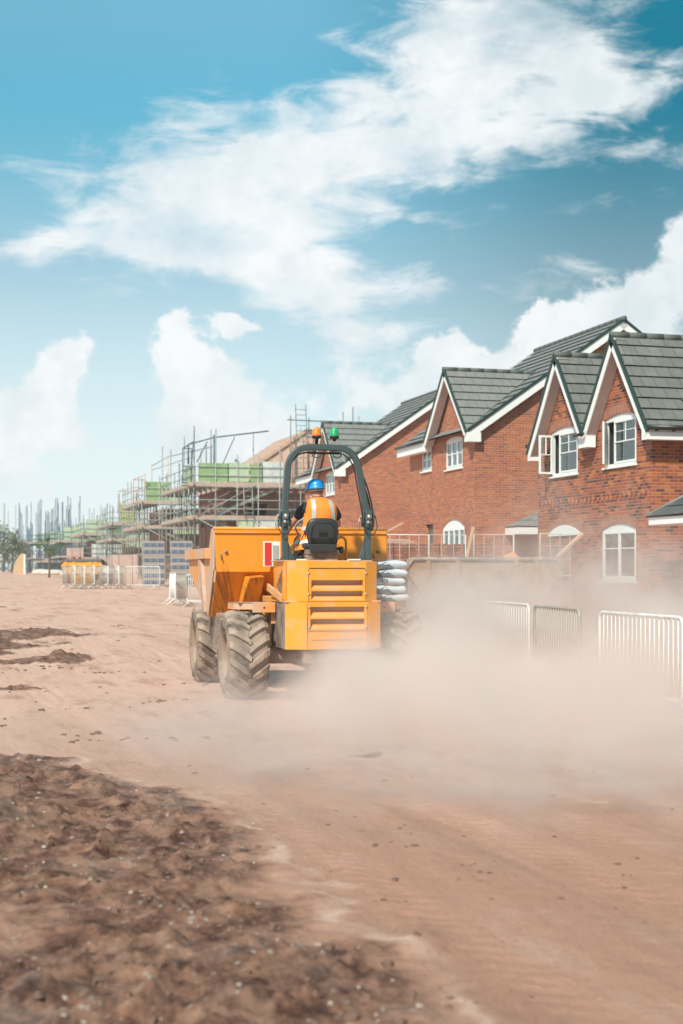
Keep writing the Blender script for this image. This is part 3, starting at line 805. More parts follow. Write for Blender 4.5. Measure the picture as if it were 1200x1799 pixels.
mb = MB(); mb.tube([(-6.32, -.32, 4.92), (-6.32, 1.2, 4.92)], .055, 10); mb.tube([(-6.32, -.1, 4.9), (-6.32, -.1, 4.7)], .035, 8); obj('gutter', mb, gutter_m, HA)
mb = MB(); mb.tube([(.45, .78, 5.42), (4.6, .78, 5.42)], .06, 10); mb.tube([(.52, .78, 5.4), (.52, .95, 5.1), (.52, .98, 4.9)], .035, 8); obj('gutter', mb, gutter_m, HA)
mb = MB(); mb.tube([(xv-.25, -.40, zv-.04), (xv+.25, -.40, zv-.02)], .04, 8); obj('gutter', mb, gutter_m, HA)
mb = MB(); mb.b2((.5, .84, 5.18), (4.6, .9, 5.36)); obj('fascia', mb, pvc_s, HA)
wl = ['upstairs window below the far gable, left casement swung right out', 'upstairs window below the near gable, left casement open', 'ground floor window with two tall panes', 'ground floor window with a low arched head']
for i, (a, b, z, zt, r) in enumerate(opA):
    if i == 3:      # only the white arched head of this one stands out of the wall
        mbh = MB(); hd = seg_arch(a, b, zt, r); n = 12
        vs = [(a+(b-a)*k/n, d_, zz) for d_ in (-.035, -.001) for k in range(n+1) for zz in (zt-.05, hd(a+(b-a)*k/n))]; m2 = 2*(n+1)
        mbh.add(vs, [f for k in range(n) for f in ((2*k, 2*k+2, 2*k+3, 2*k+1), (2*k+1, 2*k+3, m2+2*k+3, m2+2*k+1), (2*k, m2+2*k, m2+2*k+2, 2*k+2))])
        obj('arched_head', mbh, pvc, HA); arch_band(HA, PF, a, b, zt, r); continue
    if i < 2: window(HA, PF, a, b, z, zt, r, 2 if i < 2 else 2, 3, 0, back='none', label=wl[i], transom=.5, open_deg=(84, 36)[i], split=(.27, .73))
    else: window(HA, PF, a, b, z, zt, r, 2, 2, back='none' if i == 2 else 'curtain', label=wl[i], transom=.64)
    arch_band(HA, PF, a, b, zt, r)
# decorative zigzag of projecting bricks between the storeys
mb = MB(); n = 26
for k in range(n):
    x = -6.0+k*.232
    for s in (-1, 1):
        mb.add([], []); cx = x+s*.055
        M = Matrix.Translation((cx, -.004, 3.36)) @ Matrix.Rotation(s*R(58), 4, 'Y')
        mb.box((0, 0, 0), (.20, .04, .045), M=M)
obj('brick_frieze', mb, brickA, HA)
# porch canopy over the door beyond the frame edge
mb = MB(); x0, x1, y0, y1, ze = .75, 3.0, -.55, 1.25, 2.72
apz = 3.85
tiles(mb, (1.75, 1.25, apz), (1.9, 1.25, apz), (x1, y0, ze+.06), (x0, y0, ze+.06), 5, lift=.025)
tiles(mb, (1.75, 1.25, apz), (1.75, 1.25, apz), (x0, y0, ze+.06), (x0, y1, ze+.06), 5, lift=.025)
tiles(mb, (1.9, 1.25, apz), (1.9, 1.25, apz), (x1, y1, ze+.06), (x1, y0, ze+.06), 5, lift=.025)
pc = obj('porch_roof', mb, [slate, felt], HA)
mb = MB(); mb.b2((x0+.05, y0+.05, ze-.12), (x1-.05, y1, ze+.04)); obj('fascia', mb, pvc_s, pc)
mb = MB(); mb.tube([(x0, y0, ze+.08), (1.75, 1.25, apz+.03)], .035, 6); obj('hip_flashing', mb, steel, pc)
mb = MB(); mb.b2((1.2, 1.3, .3), (2.3, 1.36, 2.4)); obj('front_door', mb, mat('front_door_paint', (.05, .09, .08), .4), HA)

# ---- the second and third houses share a type: broad end gable facing the camera, small front gable
def house_b(loc, label, ztop=0):
    H = thing('brick_house', label, 'house', loc, R(-90), 'finished brick houses along the street')
    RZ, RY, sl = 9.69, 5.03, .694
    def side_top(y): return RZ-.14-abs(y-RY)*sl
    zE = RZ-(RY+.3)*sl                       # roof height at the front eave line
    gA, gZ, gs = -1.8, 8.13, 1.1
    opn = [(-2.64, -1.08, 4.93, 5.88, .09, 3), (-5.05, -4.02, 5.03, 5.80, .0, 2), (-2.95, -.90, 2.0, 3.02, .26, 4)]
    ops = [(a, b, z, seg_arch(a, b, zt, r)) for a, b, z, zt, r, n in opn]
    ops.append((-4.62, -3.86, .5, lambda x: 3.2))
    def ftop(x): return max(side_top(0), gZ-.12-abs(x-gA)*gs if abs(x-gA) < 2.0 else 0)
    mb = MB(); wall(mb, PF, -6.3, 0, -.4, ftop, [gA, gA-1.75, gA+1.75, gA-1.9], ops)
    wall(mb, PS, 0, 2*RY, -.4, side_top, [RY], [])
    wall(mb, lambda x, z, d: (-6.3+d, x, z), 0, 2*RY, -.4, side_top, [RY], [])
    wall(mb, lambda x, z, d: (x, 2*RY-d, z), -6.3, 0, -.4, lambda x: side_top(0), [], [])
    obj('wall', mb, brickB, H)
    rb = MB(); xl, xr = -6.75, .22
    tiles(rb, (xl, RY, RZ), (xr, RY, RZ), (xr, -.3, zE), (xl, -.3, zE), 16)
    tiles(rb, (xr, RY, RZ), (xl, RY, RZ), (xl, 2*RY+.3, zE), (xr, 2*RY+.3, zE), 16)
    def myb(z): return -.3+(z-zE)/sl
    fr, fl = gA+2.0, gA-2.0; zf = gZ-2.0*gs
    yo = -.36
    tiles(rb, (gA, yo, gZ+.01), (gA, myb(gZ), gZ+.01), (fr, max(myb(zf), yo+.02), zf+.01), (fr, yo, zf+.01), 8)
    tiles(rb, (gA, myb(gZ), gZ+.01), (gA, yo, gZ+.01), (fl, yo, zf+.01), (fl, max(myb(zf), yo+.02), zf+.01), 8)
    rf = obj('roof', rb, [tileB, felt], H)
    ridge_tiles((gA, yo-.05, gZ+.02), (gA, myb(gZ)+.05, gZ+.02), rf, r=.08)
    ridge_tiles((xl, RY, RZ+.02), (xr+.05, RY, RZ+.02), rf, r=.09)
    mb = MB(); mb.tube([(gA+.06, myb(gZ), gZ+.0), (fr, myb(zf)+.06, zf+.06)], .035, 6); obj('valley_flashing', mb, verge, rf)
    for fx in (fr, fl): rake(H, (gA, yo, gZ), (fx, yo, zf), (0, -1, 0), .16)
    rake(H, (xr, RY, RZ), (xr, -.3, zE), (1, 0, 0), .22); rake(H, (xr, RY, RZ), (xr, 2*RY+.3, zE), (1, 0, 0), .22)
    mb = MB(); mb.b2((-.02, -.34, zE-.36), (xr+.015, .12, zE-.07)); obj('eaves_box', mb, pvc_s, H)
    mb = MB(); mb.b2((xl, -.34, zE-.34), (fl-.02, -.05, zE-.04)); obj('eaves_box', mb, pvc_s, H)
    mb = MB(); mb.tube([(xl, -.40, zE-.02), (fl-.1, -.40, zE-.0)], .05, 8); obj('gutter', mb, gutter_m, H)
    for i, (a, b, z, zt, r, n) in enumerate(opn):
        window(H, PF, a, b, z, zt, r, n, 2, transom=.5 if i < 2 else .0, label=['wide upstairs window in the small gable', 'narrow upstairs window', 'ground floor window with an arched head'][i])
    mb = MB(); mb.b2((-4.62, .12, .5), (-3.86, .18, 3.2)); obj('door', mb, mat('grey_door', (.12, .13, .13), .6), H)
    return H
HB = house_b((16.3, 41.7, 0), 'orange brick house standing behind the rubbish skip')
HC = house_b((17.0, 59.3, .06), 'third brick house, seen through the dumper roll bar beside the scaffolding')
# garage canopy on the end wall of the middle house
mb = MB()
tiles(mb, (.02, 3.2, 3.95), (.02, 4.6, 3.95), (1.0, 4.6, 2.98), (1.0, 1.0, 2.98), 5, lift=.02)
tiles(mb, (.02, 3.2, 3.95), (.02, 3.2, 3.95), (1.0, 1.0, 2.98), (.02, 1.0, 2.98), 5, lift=.02)
pb = obj('side_canopy_roof', mb, [tileB, felt], HB)
mb = MB(); mb.b2((.01, 1.02, 2.74), (.98, 4.6, 2.95)); obj('fascia', mb, pvc_s, pb)

exec_parts = []


# ------------------------------------------------------------------ houses going up inside their scaffolds
def shell_house(name, label, x0, x1, y0, y1, ztop, mat_, roof=None, group='half built houses inside scaffolding'):
    gz = ground_z(0, y0)
    H = thing(name, label, 'house', (x0, y0, gz), R(-90), group)
    W, Dp = y1-y0, x1-x0                     # local x: -(y-y0); local y: x-x0
    zt = ztop-gz
    mb = MB(); ops = []
    for k in range(int(W/2.6)):
        for z in (0.9, 3.5):
            if z+1.2 < zt: ops.append((-W+.8+k*2.6, -W+2.0+k*2.6, z, lambda x, z=z: min(z+1.25, zt)))
    wall(mb, PF, -W, 0, -.6, lambda x: zt, [], ops, .3)
    ops = [(a, a+1.1, z, lambda x, z=z: z+1.2) for a in (1.4, 5.6) for z in (.9, 3.5) if z+1.2 < zt and a+1.1 < Dp]
    if roof == 'gable':
        top = lambda y: zt
    else: top = lambda y: zt
    wall(mb, PS, 0, Dp, -.6, top, [], ops, .3)
    wall(mb, lambda x, z, d: (-W+d, x, z), 0, Dp, -.6, lambda x: zt, [], ops, .3)
    wall(mb, lambda x, z, d: (x, Dp-d, z), -W, 0, -.6, lambda x: zt, [], [], .3)
    obj('wall', mb, mat_, H)
    mb = MB(); mb.b2((-W+.1, .1, 2.55), (-.1, Dp-.1, 2.8)); obj('upper_floor', mb, board_m, H)
    if roof:
        sl = .68; ry = Dp/2; rz = zt+ry*sl; mb = MB()
        if roof == 'gable':                   # timber spandrel panels and sheathed slopes
            mb.plate([(0.05, -.3, zt-.1), (.05, Dp+.3, zt-.1), (.05, ry, rz)], .06)
            g = obj('spandrel_panel', mb, timber_p, H)
            mb = MB(); mb.plate([(-W, -.3, zt-.1), (-W, Dp+.3, zt-.1), (-W, ry, rz)], .06); obj('spandrel_panel', mb, timber_p, H)
            mb = MB(); mb.plate([(.1, -.4, zt-.2), (-W-.1, -.4, zt-.2), (-W-.1, ry, rz+.05), (.1, ry, rz+.05)], .05)
            mb.plate([(.1, Dp+.4, zt-.2), (-W-.1, Dp+.4, zt-.2), (-W-.1, ry, rz+.05), (.1, ry, rz+.05)], .05)
            obj('roof_sheathing', mb, batten, H)
            mb = MB()
            for k in range(14):
                f = (k+.5)/14; y = -.4+(ry+.4)*f; z = zt-.2+(rz+.25-zt)*f+.05
                mb.beam((.12, y, z), (-W-.12, y, z), .05, .04)
            for k in range(8):
                f = (k+.5)/8; y = -.3+(ry+.3)*f
                mb.beam((.10, y, zt-.05), (.10, y, zt-.1+(rz-zt+.1)*f), .05, .09)
            for s_ in (0, 1):
                mb.beam((.16, -.4 if s_ == 0 else Dp+.4, zt-.2), (.16, ry, rz+.08), .05, .18)
            obj('batten', mb, timber, H)
        else:                                 # bare trusses
            for k in range(int(W/.9)):
                x = -.2-k*.9
                mb.beam((x, -.3, zt), (x, ry, rz), .05, .12); mb.beam((x, Dp+.3, zt), (x, ry, rz), .05, .12); mb.beam((x, -.3, zt), (x, Dp+.3, zt), .05, .12)
                mb.beam((x, ry*.5, zt), (x, ry*.62, zt+ry*.6*sl), .04, .08); mb.beam((x, ry*1.5, zt), (x, ry*1.38, zt+ry*.6*sl), .04, .08)
            obj('roof_truss', mb, timber, H)
    return H

def scaffold(label, x0, x1, y0, y1, lifts, ext, guards, loc_seed, stairs=True, tmat=None, short=False):
    rg = random.Random(loc_seed); gz = ground_z(0, y0); tm = tmat or tube_m
    S = thing('scaffold', label, 'scaffold', ((x0+x1)/2, (y0+y1)/2, gz), 0, 'scaffolds around half built houses')
    ox, oy = (x0+x1)/2, (y0+y1)/2
    L = lambda x, y, z: (x-ox, y-oy, z-gz)
    top = lifts[-1]; dw = 1.3
    sp = 1.0 if y0 < 125 else 1.55; nx = max(2, round((x1-x0)/(1.3*sp))); ny = max(2, round((y1-y0)/(1.6*sp)))
    pts = []
    for k in range(nx+1):
        x = x0+(x1-x0)*k/nx; pts += [(x, y0), (x, y0+dw)] if k else [(x, y0)]
        pts.append((x, y1))
    for k in range(1, ny):
        y = y0+(y1-y0)*k/ny; pts += [(x0, y), (x0+dw, y)]
        if k % 2: pts.append((x1, y))
    for (x, y) in pts:
        h = top + ext*rg.choice((.35, .5, .8, 1.0)) + rg.uniform(0, .5)
        mb = MB(); mb.tube([L(x, y, gz-.1), L(x+rg.uniform(-.05, .05), y, h)], .040 if y0 < 125 else .045, 6)
        obj('standard', mb, tm if rg.random() < .7 else tube_d, S)
    levels = list(lifts)
    for z in levels:
        for (a, b) in (((x0-.3, y0), (x1+.2, y0)), ((x0, y0-.2), (x0, y1+.3)), ((x0+dw, y0+dw), (x0+dw, y1)), ((x0+dw, y0+dw), (x1, y0+dw)), ((x0, y1), (x1, y1))):
            mb = MB(); mb.tube([L(a[0], a[1], z-.08), L(b[0], b[1], z-.08)], .03, 6); obj('ledger', mb, tm, S)
        for k in range(nx+1):
            x = x0+(x1-x0)*(k+.15)/(nx+.3); mb = MB(); mb.tube([L(x, y0-.12, z-.14), L(x, y0+dw+.1, z-.14)], .028, 5); obj('transom', mb, tm, S)
        for k in range(ny+1):
            y = y0+(y1-y0)*(k+.15)/(ny+.3); mb = MB(); mb.tube([L(x0-.12, y, z-.14), L(x0+dw+.1, y, z-.14)], .028, 5); obj('transom', mb, tm, S)
    for i, z in enumerate(levels):
        if i == 0 and len(levels) > 2: continue
        mb = MB()
        for k in range(5):                       # boards side by side, with ragged ends
            yy = y0+.05+k*.245; mb.b2(L(x0-.45-rg.uniform(0, .2), yy, z-.03), L(x1+.1, yy+.225, z+.01+.004*(k % 2)))
        for k in range(5):
            xx = x0+.05+k*.245; mb.b2(L(xx, y0+dw+.06, z-.034), L(xx+.225, y1+.3+rg.uniform(0, .2), z+.006+.004*(k % 2)))
        mb.b2(L(x0-.35, y0-.03, z-.05), L(x1+.1, y0-.005, z+.17)); mb.b2(L(x0-.05, y0-.25, z-.05), L(x0-.025, y1+.2, z+.17))
        obj('platform', mb, board_m, S)
        for hh in (.55, 1.05):
            for (a, b) in (((x0-.3, y0-.04), (x1+.2, y0-.04)), ((x0-.04, y0-.2), (x0-.04, y1+.2))):
                mb = MB(); mb.tube([L(*a, z+hh), L(*b, z+hh)], .026, 6); obj('guard_rail', mb, tm, S)
    # diagonal braces
    zs = [gz]+levels
    for k in range(len(zs)-1):
        for (a, b) in (((x0+.2, y0-.05), (x0+3.6, y0-.05)), ((x1-4, y0-.05), (x1-.4, y0-.05)), ((x0-.05, y0+.3), (x0-.05, y0+4.2))):
            if k % 2: a, b = b, a
            mb = MB(); mb.tube([L(*a, zs[k]+.1), L(*b, zs[k+1])], .028, 6); obj('brace', mb, tm, S)
    # sloping stair flights inside the end bay
    if stairs:
        for k in range(1 if short else 0, len(zs)-1):
            za, zb = zs[k], zs[k+1]; xa, xb = x0+.9, x0+5.2
            if k % 2: xa, xb = xb, xa
            mb = MB()
            for yy in (y0+.25, y0+.95):
                mb.beam(L(xa, yy, za), L(xb, yy, zb), .04, .16); mb.tube([L(xa, yy, za+.95), L(xb, yy, zb+.95)], .022, 5)
            for q_ in range(9):
                f = (q_+.5)/9; mb.b2(L(xa+(xb-xa)*f-.12, y0+.25, za+(zb-za)*f), L(xa+(xb-xa)*f+.12, y0+.95, za+(zb-za)*f+.04))
            obj('stair_flight', mb, tube_m, S)
    # mesh guards and sheeting fixed to the rails
    for (u0, u1, side, z, h, m_) in guards:
        mb = MB()
        if side == 'end': a, b = L(x0+u0, y0+.02, z), L(x0+u1, y0+.035, z+h)
        else: a, b = L(x0+.02, y0+u0, z), L(x0+.035, y0+u1, z+h)
        mb.b2(a, b); n = max(1, int((u1-u0)/.6))
        for k in range(n+1):
            if side == 'end': mb.b2(L(x0+u0+(u1-u0)*k/n-.02, y0-.0, z), L(x0+u0+(u1-u0)*k/n+.02, y0+.018, z+h))
        obj('guard_panel', mb, m_, S)
    return S

shell_house('half_built_house', 'half built brick house with pink timber roof boarding beside the third house', 16.3, 26.3, 81.5, 90, 6.5, brickD, 'gable')
shell_house('half_built_house', 'second half built house behind the tall scaffold, brickwork at eaves height', 16.4, 26, 104.6, 112.5, 6.2, brickD, None)
shell_house('half_built_house', 'third half built house from the dumper, dark openings under its scaffold', 16.6, 26, 121.5, 131, 5.0, brickD, None)
shell_house('half_built_house', 'house shell with grey blockwork beside the raised brick pallet', 13.4, 20.5, 149, 158, 4.3, blockm, None)
shell_house('half_built_house', 'farthest low house shell at the end of the road', 15.5, 22, 216, 226, 4.2, blockm, None)

scaffold('tallest scaffold with green guards nearest the dumper and a worker on top', 14.2, 25.5, 80, 91.5, [2.7, 4.6, 6.5], 2.9,
         [(.3, 2.0, 'end', 6.7, 1.05, net_g), (2.0, 3.2, 'end', 6.7, 1.1, net_p), (3.3, 4.0, 'end', 6.7, 1.0, net_g), (4.0, 5.2, 'end', 6.7, 1.2, net_w),
          (7.2, 8.4, 'end', 6.7, 1.15, net_g), (8.4, 9.6, 'end', 6.7, .9, net_w), (9.4, 11.2, 'end', 6.7, .75, net_g),
          (2.6, 3.5, 'end', 3.3, 1.15, net_p), (3.5, 5.2, 'end', 3.1, 1.5, net_w), (5.5, 9.5, 'end', 3.5, .7, net_g), (5.5, 9.5, 'end', 2.9, .45, net_p),
          (.4, 3, 'side', 6.7, 1.0, net_g)], 11)
scaffold('scaffold with one green panel standing just left of the tallest scaffold', 14.5, 26, 103, 113.5, [2.9, 4.75, 6.55], 1.6,
         [(.3, 2.1, 'end', 6.72, 1.35, net_g), (2.1, 3.2, 'end', 6.72, .9, net_p), (2.3, 6.0, 'end', 4.3, 1.2, net_p)], 12)
scaffold('scaffold with olive green panel, third away from the dumper', 14.4, 25, 120, 131.5, [2.9, 4.2, 5.5], 1.8,
         [(.7, 1.9, 'end', 5.7, 1.5, mat('olive_board', (.40, .42, .12), .8, var=.2)), (1.9, 3.0, 'end', 5.7, 1.0, net_w), (1.2, 4.5, 'end', 3.6, 1.2, net_p)], 13)
scaffold('low scaffold with long thin poles around the grey block shell', 12.4, 22.5, 147.5, 160, [3.0, 4.55], 4.6,
         [(.4, 2.0, 'end', 4.75, 1.3, net_p), (2.0, 4.2, 'end', 4.75, 1.2, net_g), (5.0, 8.5, 'end', 4.75, 1.1, net_w), (7.0, 10, 'end', 4.75, 1.3, net_p)], 14, tmat=tube_b, stairs=False)
scaffold('farthest scaffold with tall bare poles at the end of the road', 12.6, 21.5, 213, 226, [3.4, 5.7], 5.2,
         [(1.9, 3.4, 'end', 5.9, 1.2, net_p), (3.5, 5.0, 'end', 5.9, 1.6, net_g)], 15, tmat=tube_b, stairs=False)
scaffold('pale scaffold bays filling the gap beyond the olive panel', 14.0, 23.5, 172, 190, [3.0, 4.9], 4.2,
         [(.6, 3, 'end', 5.1, 1.1, net_g), (4, 9, 'end', 5.1, 1.1, net_p)], 16, tmat=tube_b, stairs=False)

scaffold('boarded scaffold between the olive panel and the blue grey poles', 13.4, 22.0, 134, 146, [2.7, 5.0], 2.6,
         [(.3, 2.2, 'end', 5.2, 1.2, net_p), (2.4, 4.4, 'end', 5.2, 1.0, net_g), (.8, 5.0, 'end', 2.9, 1.2, net_w), (.5, 8, 'side', 5.2, 1.0, net_p)], 21)
shell_house('half_built_house', 'half built house in dark brick behind the boarded scaffold', 14.9, 21, 135.5, 145, 4.6, brickD, None)
scaffold('bare scaffold frame with close set tall poles beside the grey block shell', 11.6, 16.5, 163, 170, [2.6, 4.7], 4.6,
         [(1.0, 2.6, 'end', 4.9, 1.2, net_p)], 17, tmat=tube_b, stairs=False)
scaffold('farthest but one scaffold, tall poles and a pale green sheet', 12.4, 17.5, 190, 200, [3.2, 5.2], 5.2,
         [(1.6, 3.2, 'end', 5.4, 1.2, net_g), (3.3, 4.6, 'end', 5.4, .9, net_w)], 18, tmat=tube_b, stairs=False)
scaffold('last scaffold at the end of the road, only poles showing', 10.5, 16.0, 250, 262, [3.4, 6.2], 7.0,
         [], 19, tmat=tube_b, stairs=False)
# blue hoist arm on the tallest scaffold's near corner, loading gates
def gate_frame(label, loc, w_, h_, m_):
    T = thing('loading_gate', label, 'gate', loc, 0, 'loading gates on the scaffolds')
    mb = MB()
    for x in (0, w_): mb.tube([(x, 0, 0), (x, 0, h_)], .035, 6)
    for z in (.05, h_*.5, h_): mb.tube([(0, 0, z), (w_, 0, z)], .03, 6)
    obj('frame', mb, m_, T)
    mb = MB(); mb.tube([(0, 0, h_), (w_, -.6, h_+.35)], .03, 6); mb.tube([(w_, 0, h_*.5), (w_, -.6, h_+.35)], .03, 6); obj('swing_arm', mb, m_, T)
    return T
gate_frame('blue steel loading gate at the left end of the tallest scaffold', (13.6, 80.1, 6.55), .5, 2.0, tube_b)
gate_frame('rust coloured loading gate on the scaffold with one green panel', (13.9, 103.1, 6.6), .8, 1.6, timber)
gate_frame('thin tan loading gate above the olive green panel', (14.9, 120.1, 6.4), 1.6, 1.9, timber)
hoist = thing('hoist_arm', 'blue gantry hoist standing on the tallest scaffold', 'hoist', (15.5, 80.6, 6.52))
mb = MB(); mb.tube([(0, 0, 0), (0, 0, 2.9)], .05, 8); mb.tube([(0, 0, .1), (1.2, 0, 2.8)], .03, 6); obj('mast', mb, tube_b, hoist)
mb = MB(); mb.tube([(-1.5, 0, 2.3), (0, 0, 2.75), (3.2, 0, 3.2)], .04, 8); mb.tube([(-1.5, 0, 2.3), (-1.5, 0, 1.2)], .05, 8); mb.tube([(-1.0, 0, 1.3), (-.4, 0, 2.5)], .03, 6); obj('jib', mb, tube_b, hoist)
hoist2 = thing('hoist_arm', 'thin brown gantry hoist on the scaffold with one green panel', 'hoist', (15.3, 103.6, 6.56))
mb = MB(); mb.tube([(0, 0, 0), (0, 0, 2.8)], .04, 6); mb.tube([(1.2, 0, 0), (1.2, 0, 3.3)], .04, 6); obj('mast', mb, timber, hoist2)
mb = MB(); mb.tube([(0, 0, 2.7), (1.2, 0, 3.4), (4.5, 0, 4.2)], .035, 6); mb.tube([(0, 0, 2.4), (3.0, 0, 3.4)], .03, 6); obj('jib', mb, tube_m, hoist2)

def ladder(label, p0, p1, m_, w_=.42):
    p0, p1 = Vector(p0), Vector(p1); T = thing('ladder', label, 'ladder', tuple(p0), 0, 'ladders on the scaffolds')
    d = p1-p0; mb = MB(); side = Vector((w_/2, 0, 0))
    for s in (-1, 1): mb.tube([side*s, d+side*s], .03, 6)
    obj('stile', mb, m_, T)
    mb = MB(); n = int(d.length/.3)
    for k in range(1, n): q_ = d*(k/n); mb.tube([q_-side, q_+side], .018, 5)
    obj('rung', mb, m_, T)
ladder('ladder rising above the pink timber roof into the sky', (20.55, 79.7, 6.6), (20.55, 80.3, 11.3), tube_d, .62)
ladder('short ladder inside the tallest scaffold below its top platform', (17.35, 79.75, 4.6), (17.35, 80.0, 6.5), tube_m, .5)
mb = MB(); mb.tube([(19.9, 80.9, 10.45), (25.4, 80.9, 10.35)], .04, 6); mb.tube([(21.0, 80.9, 9.5), (24, 80.9, 9.4)], .03, 6)
for x in (20.1, 21.2, 23.3, 23.9): mb.tube([(x, 80.9, 6.5), (x, 80.9, 10.4+((x*7) % 1.3))], .035, 6)
tag(obj('ridge_scaffold', mb, tube_d), 'thin tube frame with a long horizontal pole over the pink roof', 'scaffold')
mb = MB(); 
for x, h in ((26.2, 11.3), (27.0, 11.8), (27.6, 10.9), (28.3, 11.2)): mb.tube([(x, 90, 1), (x, 90, h)], .04, 6)
mb.tube([(26, 90, 7), (28.5, 90, 7)], .03, 6)
tag(obj('rear_scaffold', mb, tube_m), 'four bare scaffold poles showing above the third house roof', 'scaffold')


# ------------------------------------------------------------------ barriers and fences
def make_barrier(m_, label, group, loc, rz, zed):
    T = thing('crowd_barrier', label, 'barrier', (loc[0], loc[1], zed), rz, group)
    Lb = 2.3; r = .10
    def corner(cx, cz, a0, n=4): return [(cx+r*math.cos(R(a0+90*k/n)), 0, cz+r*math.sin(R(a0+90*k/n))) for k in range(n+1)]
    path = corner(Lb-r, 1.1-r, 0)+corner(r, 1.1-r, 90)+corner(r, .2+r, 180)+corner(Lb-r, .2+r, 270)
    path.append(path[0])
    mb = MB(); mb.tube(path, .020, 8, cap=False); obj('frame', mb, m_, T)
    mb = MB()
    for k in range(1, 19): x = Lb*k/19; mb.tube([(x, 0, .2), (x, 0, 1.1)], .0075, 6)
    obj('bar_infill', mb, m_, T)
    for x in (.25, Lb-.25):
        mb = MB(); mb.tube([(x, -.30, 0.02), (x, -.22, .06), (x, -.02, .22), (x, .02, .22), (x, .22, .06), (x, .30, .02)], .017, 6); obj('foot', mb, m_, T)
    return T
def cw(a, d): return (a*c_+d*s_, -a*s_+d*c_)
def barrier_between(proto, a0, d0, a1, d1, label, group):
    p, q_ = Vector(cw(a0, d0)), Vector(cw(a1, d1)); ang = math.atan2(q_.y-p.y, q_.x-p.x)
    return dup(proto, (p.x, p.y, ground_z(0, p.y)), ang, label, group)
GN = 'barriers along the right of the haul road'; GF = 'barriers stored beside the far end of the road'
B1 = make_barrier(white_st, 'large white crowd barrier at the right edge, nearest of the row in the dust', GN, cw(3.16, 17.4), 0, 0)
p, q_ = Vector(cw(3.16, 17.4)), Vector(cw(3.64, 15.15)); B1.rotation_euler.z = math.atan2(q_.y-p.y, q_.x-p.x)
barrier_between(B1, 2.27, 22.6, 2.68, 20.35, 'white crowd barrier standing in the dust in front of the rubbish skip', GN)
B2 = make_barrier(grey_st, 'grey barrier linking the two white ones in the dust', GN, cw(2.78, 20.5), 0, 0)
p, q_ = Vector(cw(2.76, 20.6)), Vector(cw(3.02, 18.4)); B2.rotation_euler.z = math.atan2(q_.y-p.y, q_.x-p.x)
barrier_between(B2, 2.12, 26.0, 2.36, 23.6, 'faint grey barrier beyond the white one, closest to the dumper', GN)
wh = [116, 133, 150, 174, 193]; gr = [110, 128, 145, 163, 186, 204]
names_w = ['leftmost white barrier of the far stored row', 'second white barrier of the far stored row', 'middle white barrier of the far stored row, under the yellow skip end',
           'fourth white barrier of the far stored row, leaning inward', 'last white barrier of the far stored row']
names_g = ['grey barrier at the very left end of the far stored row', 'grey barrier between the first two white ones of the far row', 'grey barrier between the second and middle white ones of the far row',
           'grey barrier just right of the middle white one in the far row', 'grey barrier between the last two white ones of the far row', 'grey barrier at the right end of the far stored row']
for lst, proto, nm in ((wh, B1, names_w), (gr, B2, names_g)):
    for i, pp in enumerate(lst):
        d0 = 71; a0 = (pp-600)/2500*d0; d1 = d0-2.25; a1 = (pp+17-600)/2500*d1
        barrier_between(proto, a0, d0, a1, d1, nm[i], GF)
barrier_between(B1, -10.6, 69.5, -8.72, 68.2, 'white barrier seen face on in front of the left block stack', GF)
barrier_between(B1, -6.15, 51.0, -5.72, 48.9, 'white barrier seen edge on, left of the dumper skip', GF)
barrier_between(B2, -5.9, 50.8, -5.35, 48.8, 'dark green grey barrier left of the dumper skip', GF)
barrier_between(B1, -5.28, 48.6, -4.0, 46.9, 'white barrier partly hidden by the dumper skip lip', GF)

def heras(label, loc, rz, Lh):
    T = thing('mesh_fence_panel', label, 'fence panel', loc, rz, 'steel mesh fence panels')
    mb = MB(); mb.tube([(0, 0, 0), (0, 0, 2.1), (Lh, 0, 2.1), (Lh, 0, 0)], .022, 8); mb.tube([(0, 0, .15), (Lh, 0, .15)], .018, 6); mb.tube([(0, 0, 1.05), (Lh, 0, 1.05)], .012, 6)
    obj('frame', mb, mat('pale_fence_steel', (.66, .66, .62), .45, .2, dust=.15), T)
    mb = MB(); n = int(Lh/.24)
    for k in range(1, n): mb.tube([(Lh*k/n, 0, .15), (Lh*k/n, 0, 2.1)], .008, 5)
    for k in range(1, 6): mb.tube([(0, .008, .15+k*.33), (Lh, .008, .15+k*.33)], .004, 4)
    obj('mesh_infill', mb, mat('fence_wire', (.58, .58, .55), .5, .2), T)
    mb = MB(); mb.box((0, 0, .06), (.22, .6, .14)); mb.box((Lh, 0, .06), (.22, .6, .14)); obj('foot', mb, mat('concrete', (.35, .33, .30), .9), T)
zf = .42
heras('mesh fence panel between the dumper and the leaning plank', (10.4, 34.5, zf), R(-8), 1.75)
heras('mesh fence panel directly behind the leaning plank', (12.15, 34.25, zf), R(-6), 0.95)
heras('mesh fence panel above the middle of the rubbish skip', (13.2, 33.8, zf), R(-15), 1.0)
heras('mesh fence panel past the end of the skip, beside the tall window', (14.75, 33.2, zf+.02), R(-14), 1.5)


